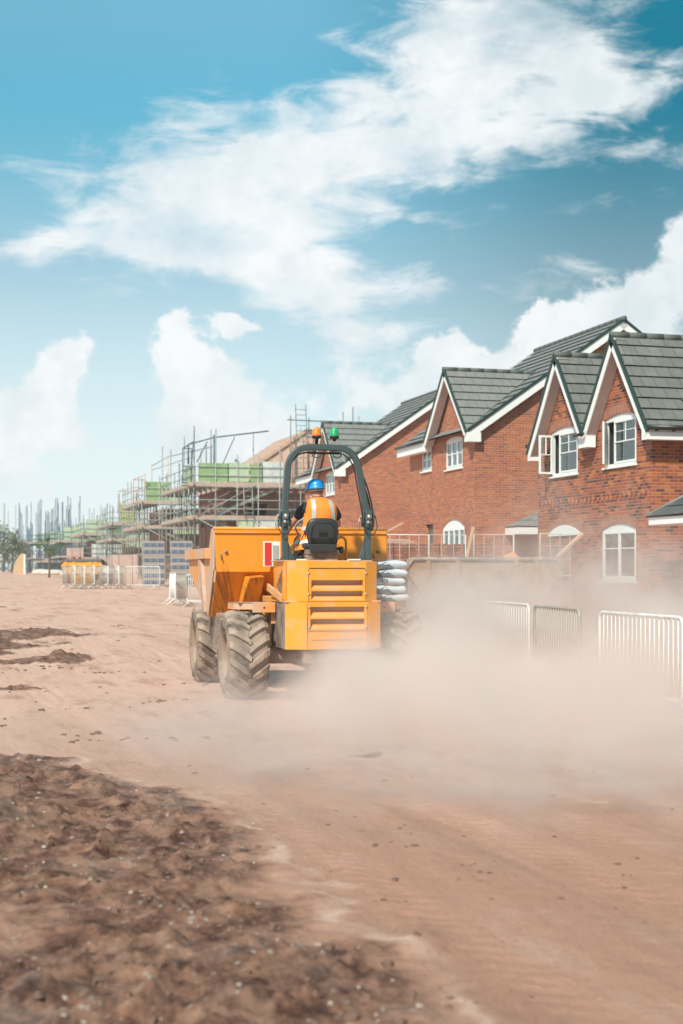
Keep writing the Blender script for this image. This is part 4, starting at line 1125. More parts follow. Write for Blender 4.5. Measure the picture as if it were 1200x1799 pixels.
# ------------------------------------------------------------------ builder's skip, timber, pallets
def skip_bin(label, loc, rz, L_, W_, H_, m_, rimm):
    T = thing('rubbish_skip', label, 'skip', loc, rz, 'metal rubbish skips')
    sl = .42*H_/1.6
    mb = MB(); lo = .12
    e0, e1 = -L_/2, L_/2
    b0, b1 = e0+.55*H_, e1-.55*H_
    k0, k1 = e0, e1; zk = H_*.86
    # long sides, ends and floor
    for y in (-W_/2, W_/2):
        mb.plate([(b0, y, lo), (b1, y, lo), (k1, y, zk), (k1-.18, y, H_), (k0+.18, y, H_), (k0, y, zk)], .02)
    mb.plate([(b0, -W_/2, lo), (b0, W_/2, lo), (k0, W_/2, zk), (k0, -W_/2, zk)], .02)
    mb.plate([(b1, -W_/2, lo), (b1, W_/2, lo), (k1, W_/2, zk), (k1, -W_/2, zk)], .02)
    mb.plate([(b0, -W_/2, lo), (b1, -W_/2, lo), (b1, W_/2, lo), (b0, W_/2, lo)], .02)
    obj('body', mb, m_, T)
    mb = MB()
    for y in (-W_/2-.03, W_/2+.03):
        mb.tube([(k0-.05, y, zk-.05), (k0+.16, y, H_+.02), (k1-.16, y, H_+.02), (k1+.05, y, zk-.05)], .05, 6)
    mb.tube([(k0-.03, -W_/2, zk), (k0-.03, W_/2, zk)], .04, 6); mb.tube([(k1+.03, -W_/2, zk), (k1+.03, W_/2, zk)], .04, 6)
    obj('rim', mb, rimm, T)
    for x in (-L_*.36, -L_*.17, L_*.20, L_*.33):
        mb = MB(); mb.b2((x-.05, -W_/2-.06, H_*.50), (x+.05, -W_/2-.012, H_)); obj('side_rib', mb, m_, T)
    mb = MB(); mb.b2((k0+.5*H_*.5, -W_/2-.05, H_*.47), (k1-.5*H_*.5, -W_/2-.012, H_*.50)); obj('waist_rail', mb, m_, T)
    mb = MB()
    for s in (-1, 1): mb.tube([(s*L_*.30, -W_/2-.16, H_*.42), (s*L_*.30, -W_/2-.02, H_*.42)], .05, 8)
    obj('lifting_lug', mb, rimm, T)
    return T
skipy = mat('faded_yellow_skip', (.34, .19, .09), .85, var=.6, scale=3.5, dust=.5, dscale=2.6, bump=.6, dcol=(.36, .26, .20))
skiprim = mat('worn_skip_rim', (.20, .17, .15), .7, var=.3, dust=.4)
SK = skip_bin('long faded yellow rubbish skip half hidden by dust behind the dumper', (12.58, 31.76, .18), R(-16), 3.66, 1.7, 1.68, skipy, skiprim)
# worn scribbled lettering on the side of it
mb = MB(); rg = random.Random(5)
def stroke(pts): mb.tube([(x, -.872, z) for x, z in pts], .012, 4)
for k in range(4):
    x = .34+k*.115
    stroke([(x, 1.16), (x+.03, 1.40), (x+.075, 1.17)]); stroke([(x+.02, 1.25+.03*(k % 2)), (x+.09, 1.33)])
obj('worn_lettering', mb, mat('black_marker', (.05, .04, .035), .8, dust=.3), SK)
mb = MB(); rg = random.Random(8)
for k in range(26):
    M = Matrix.Translation((rg.uniform(-1.2, 1.2), rg.uniform(-.6, .6), 1.42+rg.uniform(-.1, .12))) @ Matrix.Rotation(rg.random()*3, 4, 'Z') @ Matrix.Rotation(rg.uniform(-.5, .5), 4, 'X')
    mb.box((0, 0, 0), (rg.uniform(.2, .7), rg.uniform(.15, .4), rg.uniform(.04, .2)), M=M)
rub = obj('rubble_load', mb, mat('mixed_rubble', (.42, .30, .24), .9, var=.3, dust=.4)); rub.location = (12.58, 31.76, .18); rub.rotation_euler.z = R(-16)
tag(rub, 'broken rubble heaped inside the faded yellow skip', 'rubble', kind='stuff')
mb = MB(); mb.add([(-.28, -.2, 0), (.30, -.2, .02), (.26, .2, 0), (-.25, .2, 0), (.05, -.12, .26), (.22, .1, .2), (-.2, .12, .1)], [(0, 1, 4), (1, 2, 5), (1, 5, 4), (2, 3, 6), (2, 6, 5), (3, 0, 6), (0, 4, 6), (4, 5, 6)])
o = obj('orange_sheet', mb, mat('orange_plastic', (.85, .33, .14), .5)); o.location = (13.1, 31.3, 1.80); tag(o, 'crumpled orange plastic sheet poking out of the skip', 'plastic sheet')
mb = MB(); mb.lathe([(0, .13), (.12, .12), (.21, .07), (.25, 0)], n=16)
o = obj('white_tub_lid', mb, pvc); o.location = (13.62, 31.25, 1.80); tag(o, 'small white domed tub lid in the skip beside the orange sheet', 'tub lid')
def timber_piece(label, p0, p1, w_, h_, name='timber_plank'):
    a, b = Vector(p0), Vector(p1); mb = MB(); mb.beam((0, 0, 0), b-a, w_, h_); o = obj(name, mb, timber, bevel=.004); o.location = a
    return tag(o, label, 'plank', 'loose timber lengths')
timber_piece('pale plank leaning upright in the rubbish skip', (12.20, 32.2, 1.2), (12.55, 32.2, 2.66), .11, .04)
timber_piece('timber beam sloping up out of the right end of the skip', (13.9, 31.0, 1.66), (15.05, 31.4, 2.50), .09, .07)
timber_piece('short pale board sloping above the timber pile by the roll bar', (11.9, 38.0, 2.55), (12.7, 38.0, 2.95), .06, .05)

# stacked trusses and packs of bricks behind the fence
T = thing('timber_stack', 'flat stack of pinkish boards behind the mesh fence, beside the roll bar', 'timber stack', (12.0, 38.0, ground_z(0, 38)), 0)
for k in range(6):
    mb = MB(); mb.b2((-.9+.05*(k % 2), -.6, 1.92+k*.055), (.95-.12*(k % 3), .6, 1.965+k*.055)); obj('board', mb, timber_p, T, bevel=.004)
mb = MB()
for x in (-.7, .7):
    for y in (-.5, .5): mb.b2((x-.05, y-.05, -.1), (x+.05, y+.05, 1.92))
obj('trestle', mb, timber, T)
def brick_pack(label, loc, rz=0, w_=1.0, d_=.9, h_=.95, m_=None):
    T = thing('brick_pack', label, 'brick pack', loc, rz, 'packs of bricks on the plots')
    mb = MB(); mb.box((0, 0, h_/2+.12), (w_, d_, h_)); obj('bricks', mb, m_ or pack_red, T, bevel=.008)
    mb = MB()
    for x in (-w_*.4, 0, w_*.4): mb.b2((x-.05, -d_/2, 0), (x+.05, d_/2, .10))
    mb.b2((-w_/2, -d_/2, .10), (w_/2, d_/2, .12)); obj('pallet', mb, timber, T)
    mb = MB()
    for x in (-w_*.28, w_*.28): mb = MB(); mb.b2((x-.01, -d_/2-.004, .12), (x+.01, d_/2+.004, .124+h_)); obj('strap', mb, hose_m, T)
    return T
for i, (x, nm) in enumerate(((11.35, 'leftmost'), (12.65, 'second'), (13.95, 'third'))):
    z = ground_z(0, 36)
    brick_pack(f'lower red brick pack under the {nm} pack behind the mesh fence', (x, 36.2, z), R(3*i-3), h_=.95)
    brick_pack(f'upper red brick pack, {nm} from the dumper behind the mesh fence', (x+.04, 36.2, z+1.075), R(2-3*i), h_=.92)

wrap_m = mat('white_wrapped_blocks', (.36, .32, .30), .5, var=.12, scale=3)
blue_m = mat('blue_print_band', (.07, .12, .21), .5, var=.25, scale=9)
def block_pack(label, loc):
    T = thing('block_pack', label, 'block pack', loc, R(-6), 'shrink wrapped block packs')
    mb = MB(); mb.box((0, 0, .40), (1.15, 1.0, .78)); obj('blocks', mb, wrap_m, T, bevel=.02)
    for k in range(2):
        mb = MB(); zc = .22+k*.36
        for q_ in range(3): mb.b2((-.52+q_*.36, -.512, zc-.09), (-.20+q_*.36, -.502, zc+.09))
        mb.b2((-.585, -.45, zc-.08), (-.577, .45, zc+.08))
        obj('printed_band', mb, blue_m, T)
        mb = MB()
        for q_ in range(6): mb.b2((-.48+q_*.17, -.518, zc-.03), (-.42+q_*.17, -.513, zc+.03))
        obj('white_print', mb, wrap_m, T)
    mb = MB(); mb.box((0, 0, .02), (1.1, .98, .04)); obj('pallet', mb, timber_p, T)
    return T
for (x, y, nm) in ((11.15, 74.8, 'left'), (12.50, 74.3, 'right')):
    for k, kn in enumerate(('bottom', 'middle', 'top')):
        block_pack(f'{kn} white wrapped pack with blue print in the {nm} of two tall stacks', (x+random.uniform(-.03, .03), y, ground_z(0, 75)+k*.80))
for i, (x, y) in enumerate(((9.9, 77), (9.55, 79.5))):
    brick_pack(('nearer', 'farther')[i]+' pale pink wrapped brick pack left of the blue printed stacks', (x, y, ground_z(0, 78)), 0, 1.3, 1.0, 1.55-.1*i, mat('pink_wrapped_bricks', (.60, .42, .36), .7, var=.2, scale=5))
# small yellow skip, raised brick pallet
S2 = skip_bin('low bright orange yellow skip with a dark cover behind the stored barriers', (*cw(-13.95, 77), .80), R(-14), 2.3, 1.5, 1.32, mat('bright_yellow_skip', (.85, .38, .03), .6, dust=.05), mat('dark_cover', (.12, .12, .12), .8))
mb = MB(); mb.prism([(-.8, 1.33), (.8, 1.33), (.8, 1.36), (0, 1.44), (-.8, 1.36)], -1.0, 1.0, axis='X'); obj('cover', mb, mat('dark_cover', (.12, .12, .12), .8), S2)
st_ = thing('loading_stand', 'red steel stand holding bricks above the yellow skip', 'stand', (*cw(-15.35, 82), .85))
mb = MB()
for x in (-.35, .35):
    for y in (-.3, .3): mb.tube([(x, y, 0), (x, y, 1.37)], .04, 6)
mb.b2((-.45, -.38, 1.37), (.45, .38, 1.45)); obj('frame', mb, mat('red_steel', (.62, .12, .06), .5, dust=.2), st_)
x, y = cw(-15.35, 82); brick_pack('brick pack raised on a red stand above the yellow skip', (x, y, .85+1.45), R(5), .85, .7, .5, mat('pink_wrapped_bricks', (.50, .33, .27), .7, var=.2, scale=5))
# far end of the road
T = thing('timber_hoarding', 'tall tan board panel standing at the far end of the road', 'hoarding', (*cw(-33.5, 148), 1.25), R(-14))
mb = MB(); mb.prism([(-.75, 0), (.45, 0), (.42, 2.2), (.1, 2.1), (-.45, 1.2)], -.06, .06, axis='Y'); obj('panel', mb, mat('tan_board', (.58, .38, .22), .85, var=.15, scale=1.2), T)
mb = MB(); mb.b2((.45, -.05, 0), (.62, .12, 2.1)); mb.tube([(.5, .1, 1.6), (.6, 1.3, 0)], .04, 6); obj('post', mb, pvc, T)
for i, (a, d, w_, h_) in enumerate(((-29.5, 140, 1.6, .55), (-26.3, 130, 2.0, .5), (-22.0, 118, 2.2, .6), (-18.6, 104, 1.8, .5))):
    x, y = cw(a, d)
    T = thing('rubble_bag', ['pale bag row farthest along the road edge', 'white filled sack beside the tan board panel', 'cream filled sack below the thin green tree', 'cream filled sack closest to the stored barriers'][i], 'sack', (x, y, ground_z(0, y)), 0, 'filled sacks along the far road edge')
    mb = MB(); mb.lathe([(0, 0), (.5, 0), (.62, .25), (.58, .6), (.3, .95), (0, 1.0)], M=Matrix.Diagonal((w_, 1, h_, 1)), n=12); obj('sack', mb, mat('cream_sack', (.66, .56, .48), .9, var=.2, scale=3), T)
mb = MB(); mb.lathe([(0, 0), (.5, 0), (.52, .9), (.55, .95), (0, 1.0)], n=12); o = obj('green_bin', mb, mat('green_plastic', (.02, .30, .20), .5)); x, y = cw(-21.5, 124); o.location = (x, y, 1.2)
o.scale = (1.4, 1.2, 1.2); tag(o, 'small green bin under the thin tree at the far end', 'bin')


# ------------------------------------------------------------------ trees
def leaf_mat(name, c1, c2):
    m = bpy.data.materials.new(name); m.use_nodes = True; t = NT(m.node_tree)
    p = t.node('ShaderNodeBsdfPrincipled'); o = t.node('ShaderNodeOutputMaterial'); t.l.new(p.outputs[0], o.inputs[0])
    g = t.node('ShaderNodeNewGeometry'); t.put(p.inputs['Base Color'], t.mix(g.outputs['Random Per Island'], c1, c2)); p.inputs['Roughness'].default_value = .7
    return m
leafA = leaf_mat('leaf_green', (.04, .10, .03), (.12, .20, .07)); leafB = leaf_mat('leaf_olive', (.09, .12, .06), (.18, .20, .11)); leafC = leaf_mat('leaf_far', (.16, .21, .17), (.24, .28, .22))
bark = mat('bark', (.16, .11, .08), .95)
def tree(name, label, loc, H_, crown_r, lm, seed, group, trunk=.45, n=700, squash=1.0, spiky=False):
    rg = random.Random(seed); T = thing(name, label, 'tree', loc, 0, group)
    mb = MB(); h0 = H_*trunk; mb.tube([(0, 0, -.1), (.06*H_*.2, 0, h0*.5), (0, 0, h0), (0, 0, H_*.85)], [H_*.028, H_*.022, H_*.018, H_*.005], 8)
    ends = []
    for k in range(9):
        a = k*2.4+rg.random(); z0 = h0*rg.uniform(.7, 1.3); L_ = crown_r*rg.uniform(.55, 1.0)
        e = Vector((math.cos(a)*L_, math.sin(a)*L_, z0+H_*.3*rg.uniform(.3, 1.4))); ends.append(e)
        mb.tube([(0, 0, z0), (e.x*.5, e.y*.5, z0+(e.z-z0)*.6), tuple(e)], [H_*.010, H_*.006, H_*.003], 5)
    obj('trunk', mb, bark, T)
    ends.append(Vector((0, 0, H_*.88)))
    mb = MB(); cl = [e+Vector((rg.gauss(0, .12), rg.gauss(0, .12), rg.gauss(0, .1)))*crown_r for e in ends for _ in range(2)]
    for i in range(n):
        c0 = rg.choice(cl); r = crown_r*.36
        p = c0+Vector((rg.gauss(0, r*.55), rg.gauss(0, r*.55), rg.gauss(0, r*.5*squash)))
        s = crown_r*.075*rg.uniform(.6, 1.4)
        ax = Vector((rg.gauss(0, 1), rg.gauss(0, 1), rg.gauss(0, 1) if not spiky else rg.uniform(.6, 2))).normalized(); bx_ = ax.orthogonal().normalized()
        k1, k2 = (2.6, .5) if spiky else (1.3, .8)
        mb.add([p-ax*s*k1, p+bx_*s*k2, p+ax*s*k1, p-bx_*s*k2], [(0, 1, 2, 3)])
    obj('crown', mb, lm, T)
TG = 'trees at the far end of the road'
x, y = cw(-22.6, 110); tree('young_tree', 'thin young green tree in front of the far scaffolds', (x, y, 1.1), 3.3, .85, leafA, 1, TG, .5, 420)
x, y = cw(-40.5, 175); tree('bushy_tree', 'spiky olive tree at the left edge of the far road', (x, y, 1.3), 5.0, 2.0, leafB, 2, TG, .4, 600, spiky=True)
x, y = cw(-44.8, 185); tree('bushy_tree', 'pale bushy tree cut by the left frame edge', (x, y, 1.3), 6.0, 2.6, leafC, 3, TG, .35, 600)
for i, (a, d, h_) in enumerate(((-37.5, 190, 3.2), (-52, 260, 6), (-47.5, 240, 4.5), (-43, 250, 3.6))):
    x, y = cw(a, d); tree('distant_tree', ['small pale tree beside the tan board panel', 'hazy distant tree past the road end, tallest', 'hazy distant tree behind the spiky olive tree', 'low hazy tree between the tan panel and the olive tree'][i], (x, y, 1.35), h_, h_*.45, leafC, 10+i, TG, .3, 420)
mb = MB(); rg = random.Random(44)
for i in range(2600):
    d = rg.uniform(420, 520); a = rg.uniform(-.34, .2)*d; x, y = cw(a, d); h_ = (2.0+3.2*vnoise(np.array([a*.05]), np.array([3.]), 9)[0])
    z = 1.4+h_*rg.random()**.8; s = rg.uniform(.5, 1.1); ax = Vector((rg.gauss(0, 1), rg.gauss(0, 1), rg.gauss(0, 1))).normalized(); b_ = ax.orthogonal().normalized(); p = Vector((x, y, z))
    mb.add([p-ax*s, p+b_*s*.8, p+ax*s, p-b_*s*.8], [(0, 1, 2, 3)])
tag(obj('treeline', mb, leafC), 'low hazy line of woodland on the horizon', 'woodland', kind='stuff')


# ------------------------------------------------------------------ the site dumper
DL, DR = (4.656, 17.18, 0.0), R(-2.7)
DU = thing('site_dumper', 'orange site dumper driving away up the haul road', 'dumper', DL, DR)

def make_wheel(x, y, flip):
    """local Z of the wheel shape is the axle; turned to lie along X"""
    Rr, W2 = .545, .245
    Wh = bpy.data.objects.new('wheel', None); COL.objects.link(Wh); Wh.parent = DU
    Wh.location = (x, y, .56); Wh.rotation_euler = (random.random()*.3, 0, 0)
    M = Matrix.Rotation(R(90), 4, 'Y')
    prof = [(.300, -W2+.035), (.335, -W2), (.40, -W2-.012), (.465, -W2+.005), (.500, -W2+.04), (.512, -W2+.12), (.517, 0), (.512, W2-.12), (.500, W2-.04), (.465, W2-.005), (.40, W2+.012), (.335, W2), (.300, W2-.035)]
    mb = MB(); mb.lathe(prof, M, 48)
    ty = obj('tyre', mb, rubber, Wh)
    mb = MB(); N = 17
    for k in range(N):
        for s in (-1, 1):
            a0 = 2*math.pi*(k+(.5 if s > 0 else 0))/N
            segs = 6; ring = []
            for j in range(segs+1):
                f = j/segs
                xx = s*(-.012+f*(W2+.010)); ang = a0 + .36*f**.9
                rr = .558-.004*f - (0.045 if j == segs else 0)-(.012 if j == segs-1 else 0)
                wd = (.034+.014*f)
                for dw_, rad in ((-wd-.012, .505-.03*(j == segs)), (-wd, rr), (wd, rr), (wd+.012, .505-.03*(j == segs))):
                    aa = ang+dw_/.56
                    ring.append((xx, math.sin(aa)*rad, -math.cos(aa)*rad*-1))
            fs = []
            for j in range(segs):
                o_ = j*4
                for q_ in range(3): fs.append((o_+q_, o_+q_+1, o_+q_+5, o_+q_+4))
            fs += [(0, 1, 2, 3), (segs*4+3, segs*4+2, segs*4+1, segs*4)]
            mb.add(ring, fs)
    obj('tread', mb, lugm, ty, bevel=.004, seg=1)
    mb = MB(); sgn = flip
    mb.lathe([(.305, sgn*(W2-.03)), (.285, sgn*(W2-.01)), (.275, sgn*(W2-.05)), (.255, sgn*(W2-.13)), (.13, sgn*(W2-.15)), (.12, sgn*(W2-.09)), (0, sgn*(W2-.09))], M, 32)
    mb.lathe([(.30, -W2+.04), (.30, W2-.04)], M, 32)
    rim = obj('rim', mb, mat('dusty_rim', (.20, .13, .08), .8, dust=.7, dscale=3, dcol=(.36, .26, .20)), Wh)
    mb = MB()
    for k in range(8):
        a = 2*math.pi*k/8; mb.tube([(sgn*(W2-.145), .19*math.cos(a), .19*math.sin(a)), (sgn*(W2-.115), .19*math.cos(a), .19*math.sin(a))], .014, 6)
    obj('wheel_nut', mb, steel, rim)
    return Wh
for (x, y, f) in ((-.98, 0, -1), (.98, 0, 1), (-.98, 2.85, -1), (.98, 2.85, 1)): make_wheel(x, y, f)

# chassis
mb = MB(); mb.b2((-.30, -.80, .42), (.30, 1.2, .80)); mb.b2((-.36, 1.1, .40), (.36, 3.2, .80)); mb.tube([(-.85, 0, .56), (.85, 0, .56)], .11, 12); mb.tube([(-.85, 2.85, .56), (.85, 2.85, .56)], .11, 12)
mb.lathe([(0, -.2), (.2, -.18), (.22, 0), (.2, .18), (0, .2)], Matrix.Translation((0, 0, .54)), 16)
mb.lathe([(0, -.2), (.2, -.18), (.22, 0), (.2, .18), (0, .2)], Matrix.Translation((0, 2.85, .54)), 16)
mb.b2((-.40, -.88, .50), (.40, -.70, .66)); mb.tube([(-.1, -.80, .5), (.12, -.9, .36)], .04, 8)
obj('chassis', mb, grime, DU, bevel=.012)
# lower bodywork, louvred on the tail
def octo(w, yr, bev, yf, wr): return [(-w, yf), (-w-.015, yr+bev), (-w+.22, yr), (w-.22, yr), (wr+.015, yr+bev), (wr, yf)]
def shell_plan(plan, z0, z1, mi_side=1):
    mb = MB(); n = len(plan)
    for i in range(n):
        a, b = plan[i], plan[(i+1) % n]
        if abs(a[1]-b[1]) < 1e-6 and a[1] < -.5: continue      # the tail face is made apart
        side = abs(a[0]-b[0]) < .05
        mb.add([(a[0], a[1], z0), (b[0], b[1], z0), (b[0], b[1], z1), (a[0], a[1], z1)], [(0, 1, 2, 3)], mi_side if side else 0)
    mb.add([(p_[0], p_[1], z1) for p_ in plan], [tuple(range(n))]); mb.add([(p_[0], p_[1], z0) for p_ in plan], [tuple(range(n))[::-1]])
    return mb
def tail(mb, x0, x1, y, z0, z1, slots):
    P = lambda x, z, d: (x, y+d, z)
    wall(mb, P, x0, x1, z0, lambda x: z1, [], [(a, b, za, (lambda x, zb=zb: zb)) for a, b, za, zb in slots], .085)
    for a, b, za, zb in slots:
        mb.add([P(a, za, 0), P(b, za, 0), P(b, zb-.045, .075), P(a, zb-.045, .075)], [(0, 1, 2, 3)])
        mb.add([P(a, zb-.05, .08), P(b, zb-.05, .08), P(b, zb, .08), P(a, zb, .08)], [(0, 1, 2, 3)], 2)
lo_plan = octo(.60, -.93, .10, .12, .535); up_plan = octo(.575, -.91, .10, .12, .495)
mb = shell_plan(lo_plan, .67, 1.232); tail(mb, -.38, .38, -.93, .67, 1.232, [(-.33, .33, 1.05, 1.175), (-.33, .33, .915, 1.03)])
lb = obj('engine_cover', mb, [paint, grime, mat('louvre_shadow', (.50, .36, .27), .9, dust=.5)], DU); lb['label'] = 'lower louvred orange tail panel'
mb = MB(); mb.b2((-.37, -.936, .885), (.37, -.9305, .893)); mb.b2((-.32, -.936, .78), (.34, -.9305, .785)); mb.b2((-.37, -.936, .69), (-.364, -.9305, 1.2)); mb.b2((.364, -.936, .69), (.37, -.9305, 1.2)); obj('panel_gap', mb, grime, lb)
mb = shell_plan(up_plan, 1.238, 1.715, 0); tail(mb, -.355, .355, -.91, 1.238, 1.715, [(-.315, .315, 1.385, 1.49), (-.315, .315, 1.255, 1.36)])
ub = obj('engine_cover', mb, [paint, paint, mat('louvre_shadow', (.50, .36, .27), .9, dust=.5)], DU); ub['label'] = 'upper louvred orange tail panel below the seat'
mb = MB(); mb.b2((-.34, -.916, 1.628), (.34, -.908, 1.636)); mb.b2((-.35, -.914, 1.245), (-.346, -.909, 1.62)); mb.b2((.346, -.914, 1.245), (.35, -.909, 1.62)); obj('panel_gap', mb, mat('gap_shadow', (.05, .035, .025), .9), ub)
mb = MB()
for x in (-.345, .352):
    for z in (1.575, 1.325): mb.lathe([(0, .012), (.012, .008), (.016, 0)], Matrix.Translation((x, -.912, z)) @ Matrix.Rotation(R(90), 4, 'X'), 10)
for x in (-.345, .352):
    for z in (1.17, .93): mb.lathe([(0, .012), (.012, .008), (.016, 0)], Matrix.Translation((x, -.933, z)) @ Matrix.Rotation(R(90), 4, 'X'), 10)
obj('bolt', mb, steel, ub)
# sloping side window in the left flank
mb = MB(); mb.plate([(-.603, -.66, 1.29), (-.590, -.30, 1.36), (-.588, -.20, 1.42), (-.603, -.66, 1.64)], .012); obj('side_window', mb, glassd, ub)
mb = MB()
for a, b in (((-.605, -.67, 1.27), (-.605, -.67, 1.65)), ((-.605, -.67, 1.65), (-.59, -.20, 1.43)), ((-.605, -.67, 1.27), (-.59, -.2, 1.37)), ((-.608, -.76, 1.25), (-.608, -.76, 1.69))): mb.beam(a, b, .02, .025)
obj('window_frame', mb, paint, ub)
mb = MB(); mb.b2((-.62, -.86, 1.225), (.555, .12, 1.245)); mb.beam((-.615, -.62, 1.27), (-.66, .06, 1.40), .03, .09); mb.b2((-.62, -.6, 1.712), (.515, .12, 1.728)); obj('top_plate', mb, paint_d, DU, bevel=.006)
mb = MB(); mb.b2((-.40, -.55, 1.728), (-.30, -.42, 1.745)); mb.b2((.22, -.62, 1.728), (.36, -.5, 1.745)); obj('label_plate', mb, pvc, DU)
# steps over the rear wheels
for s in (-1, 1):
    mb = MB()
    pl = [(-1.12*-s*-1 if False else s*1.12, .20), (s*1.10, -.02), (s*.88, -.22), (s*.62, -.22), (s*.62, .35), (s*1.12, .35)]
    n = len(pl); vs = [(x, y, 1.13) for x, y in pl]+[(x, y, 1.205) for x, y in pl]
    mb.add(vs, [tuple(range(n)), tuple(range(n, 2*n))[::-1]]+[(i, (i+1) % n, n+(i+1) % n, n+i) for i in range(n)])
    mb.b2((s*.62, -.24, 1.09), (s*.90, -.19, 1.215)); mb.b2((s*.60, -.15, .95), (s*.66, .3, 1.13))
    st = obj('step', mb, paint_d, DU, bevel=.006)
    mb = MB(); mb.b2((s*.72, -.12, 1.205), (s*1.06, .30, 1.212)); obj('tread_plate', mb, grime, st)
    mb = MB(); mb.lathe([(0, .004), (.014, 0)], Matrix.Translation((s*.76, -.242, 1.15)) @ Matrix.Rotation(R(90), 4, 'X'), 8); obj('hole', mb, hose_m, st)
# operator platform, console, seat
mb = MB(); mb.b2((-.60, .12, 1.20), (.60, .80, 1.28)); mb.b2((-.30, .62, 1.28), (.30, .82, 1.95)); mb.b2((-.60, .1, .7), (-.56, .8, 1.2)); mb.b2((.56, .1, .7), (.6, .8, 1.2)); obj('operator_platform', mb, paint, DU, bevel=.01)
mb = MB(); mb.lathe([(.19, -.014), (.204, 0), (.19, .014), (.176, 0)], Matrix.Translation((-.03, .50, 2.17)) @ Matrix.Rotation(R(-38), 4, 'X'), 28, close=True)
Ms = Matrix.Translation((-.03, .50, 2.17)) @ Matrix.Rotation(R(-38), 4, 'X')
for a in (90, 210, 330): mb.beam(Ms @ V(0, 0, 0), Ms @ V(.19*math.cos(R(a)), .19*math.sin(R(a)), 0), .03, .012)
mb.tube([Ms @ V(0, 0, 0), (-.03, .68, 1.94)], .03, 8)
obj('steering_wheel', mb, mat('grey_plastic', (.42, .44, .46), .45), DU)
SEAT = bpy.data.objects.new('seat', None); COL.objects.link(SEAT); SEAT.parent = DU; SEAT.location = (-.055, 0, 0)
def ring_pad(rows, mat_, name, par, sub=1, n=20, p=3.0):
    """stack of superellipse rings (z, cx, cy, a, b)"""
    mb = MB(); vs = []
    for (z, cx, cy_, a, b) in rows:
        for k in range(n):
            t_ = 2*math.pi*k/n; c1, s1 = math.cos(t_), math.sin(t_)
            vs.append((cx+a*math.copysign(abs(c1)**(2/p), c1), cy_+b*math.copysign(abs(s1)**(2/p), s1), z))
    fs = [(i*n+k, i*n+(k+1) % n, (i+1)*n+(k+1) % n, (i+1)*n+k) for i in range(len(rows)-1) for k in range(n)]
    fs += [tuple(range(n))[::-1], tuple((len(rows)-1)*n+k for k in range(n))]
    mb.add(vs, fs, smooth=True); return obj(name, mb, mat_, par, subd=sub)
ring_pad([(1.90, 0, -.30, .15, .045), (1.915, 0, -.30, .165, .06), (1.96, 0, -.305, .175, .065), (2.05, 0, -.315, .203, .065), (2.14, 0, -.325, .205, .06), (2.20, 0, -.33, .190, .055), (2.235, 0, -.335, .15, .045), (2.25, 0, -.337, .10, .03)], vinyl, 'backrest', SEAT)
mb = MB(); pth = [(-.145, 1.93), (-.150, 2.06), (-.13, 2.15), (-.09, 2.185), (.09, 2.185), (.13, 2.15), (.150, 2.06), (.145, 1.93)]
mb.tube([(x, -.378-.02*(z-1.9), z) for x, z in pth], .006, 6)
for z in (1.955, 1.975, 1.995): mb.b2((-.14, -.378, z-.004), (.14, -.368, z+.003))
mb.b2((-.05, -.396, 2.06), (.05, -.372, 2.085)); mb.b2((-.055, -.393, 2.035), (.055, -.372, 2.04))
obj('back_piping', mb, mat('black_piping', (.015, .016, .017), .5), SEAT)
mb = MB(); mb.plate([(-.172, -.372, 1.93), (.172, -.372, 1.93), (.16, -.362, 1.83), (-.16, -.362, 1.83)], .04); obj('lower_shell', mb, vinyl, SEAT, bevel=.01)
ring_pad([(1.86, .0, -.05, .20, .21), (1.88, .0, -.05, .225, .235), (1.93, 0, -.05, .225, .235), (1.955, 0, -.05, .20, .21)], vinyl, 'cushion', SEAT)
mb = MB(); mb.b2((-.185, -.33, 1.80), (.215, .15, 1.865)); obj('seat_pan', mb, mat('dusty_grey_plastic', (.10, .10, .10), .6, dust=.4), SEAT, bevel=.012)
mb = MB()
for k in range(4): mb.b2((-.19+.006*(k % 2), -.31, 1.73+k*.018), (.20-.006*(k % 2), .13, 1.744+k*.018))
obj('suspension_bellows', mb, mat('brown_bellows', (.16, .11, .09), .8, dust=.5), SEAT)
mb = MB(); mb.tube([(.21, -.16, 1.86), (.27, -.20, 1.88), (.27, -.24, 1.83)], .022, 8); mb.tube([(-.19, -.12, 1.84), (-.26, -.15, 1.80), (-.25, -.2, 1.85)], .02, 8); mb.box((.275, -.2, 1.87), (.04, .05, .06)); mb.tube([(-.21, -.2, 1.78), (-.27, -.2, 1.76)], .018, 6)
obj('seat_belt_reel', mb, hose_m, SEAT)
# roll bar
ROPS = bpy.data.objects.new('roll_bar', None); COL.objects.link(ROPS); ROPS.parent = DU
ya = -.22
pth = [(-.505, 2.22), (-.495, 2.45), (-.475, 2.72), (-.462, 2.88), (-.435, 2.97), (-.385, 3.045), (-.31, 3.10), (-.21, 3.122), (0, 3.125), (.19, 3.122), (.28, 3.10), (.355, 3.045), (.405, 2.97), (.432, 2.88), (.47, 2.68), (.51, 2.45), (.548, 2.22)]
def spl(p, m=3):
    out = []
    for i in range(len(p)-1):
        p0 = p[max(i-1, 0)]; p1 = p[i]; p2 = p[i+1]; p3 = p[min(i+2, len(p)-1)]
        for k in range(m):
            t_ = k/m; out.append(tuple(.5*((2*b)+(-a+c)*t_+(2*a-5*b+4*c-d)*t_**2+(-a+3*b-3*c+d)*t_**3) for a, b, c, d in zip(p0, p1, p2, p3)))
    out.append(tuple(p[-1])); return out
mb = MB(); mb.tube([(x, ya, z) for x, z in spl(pth, 2)], .055, 4, flat=(0, 1, 0)); obj('hoop', mb, charcoal, ROPS, bevel=.014, seg=2)
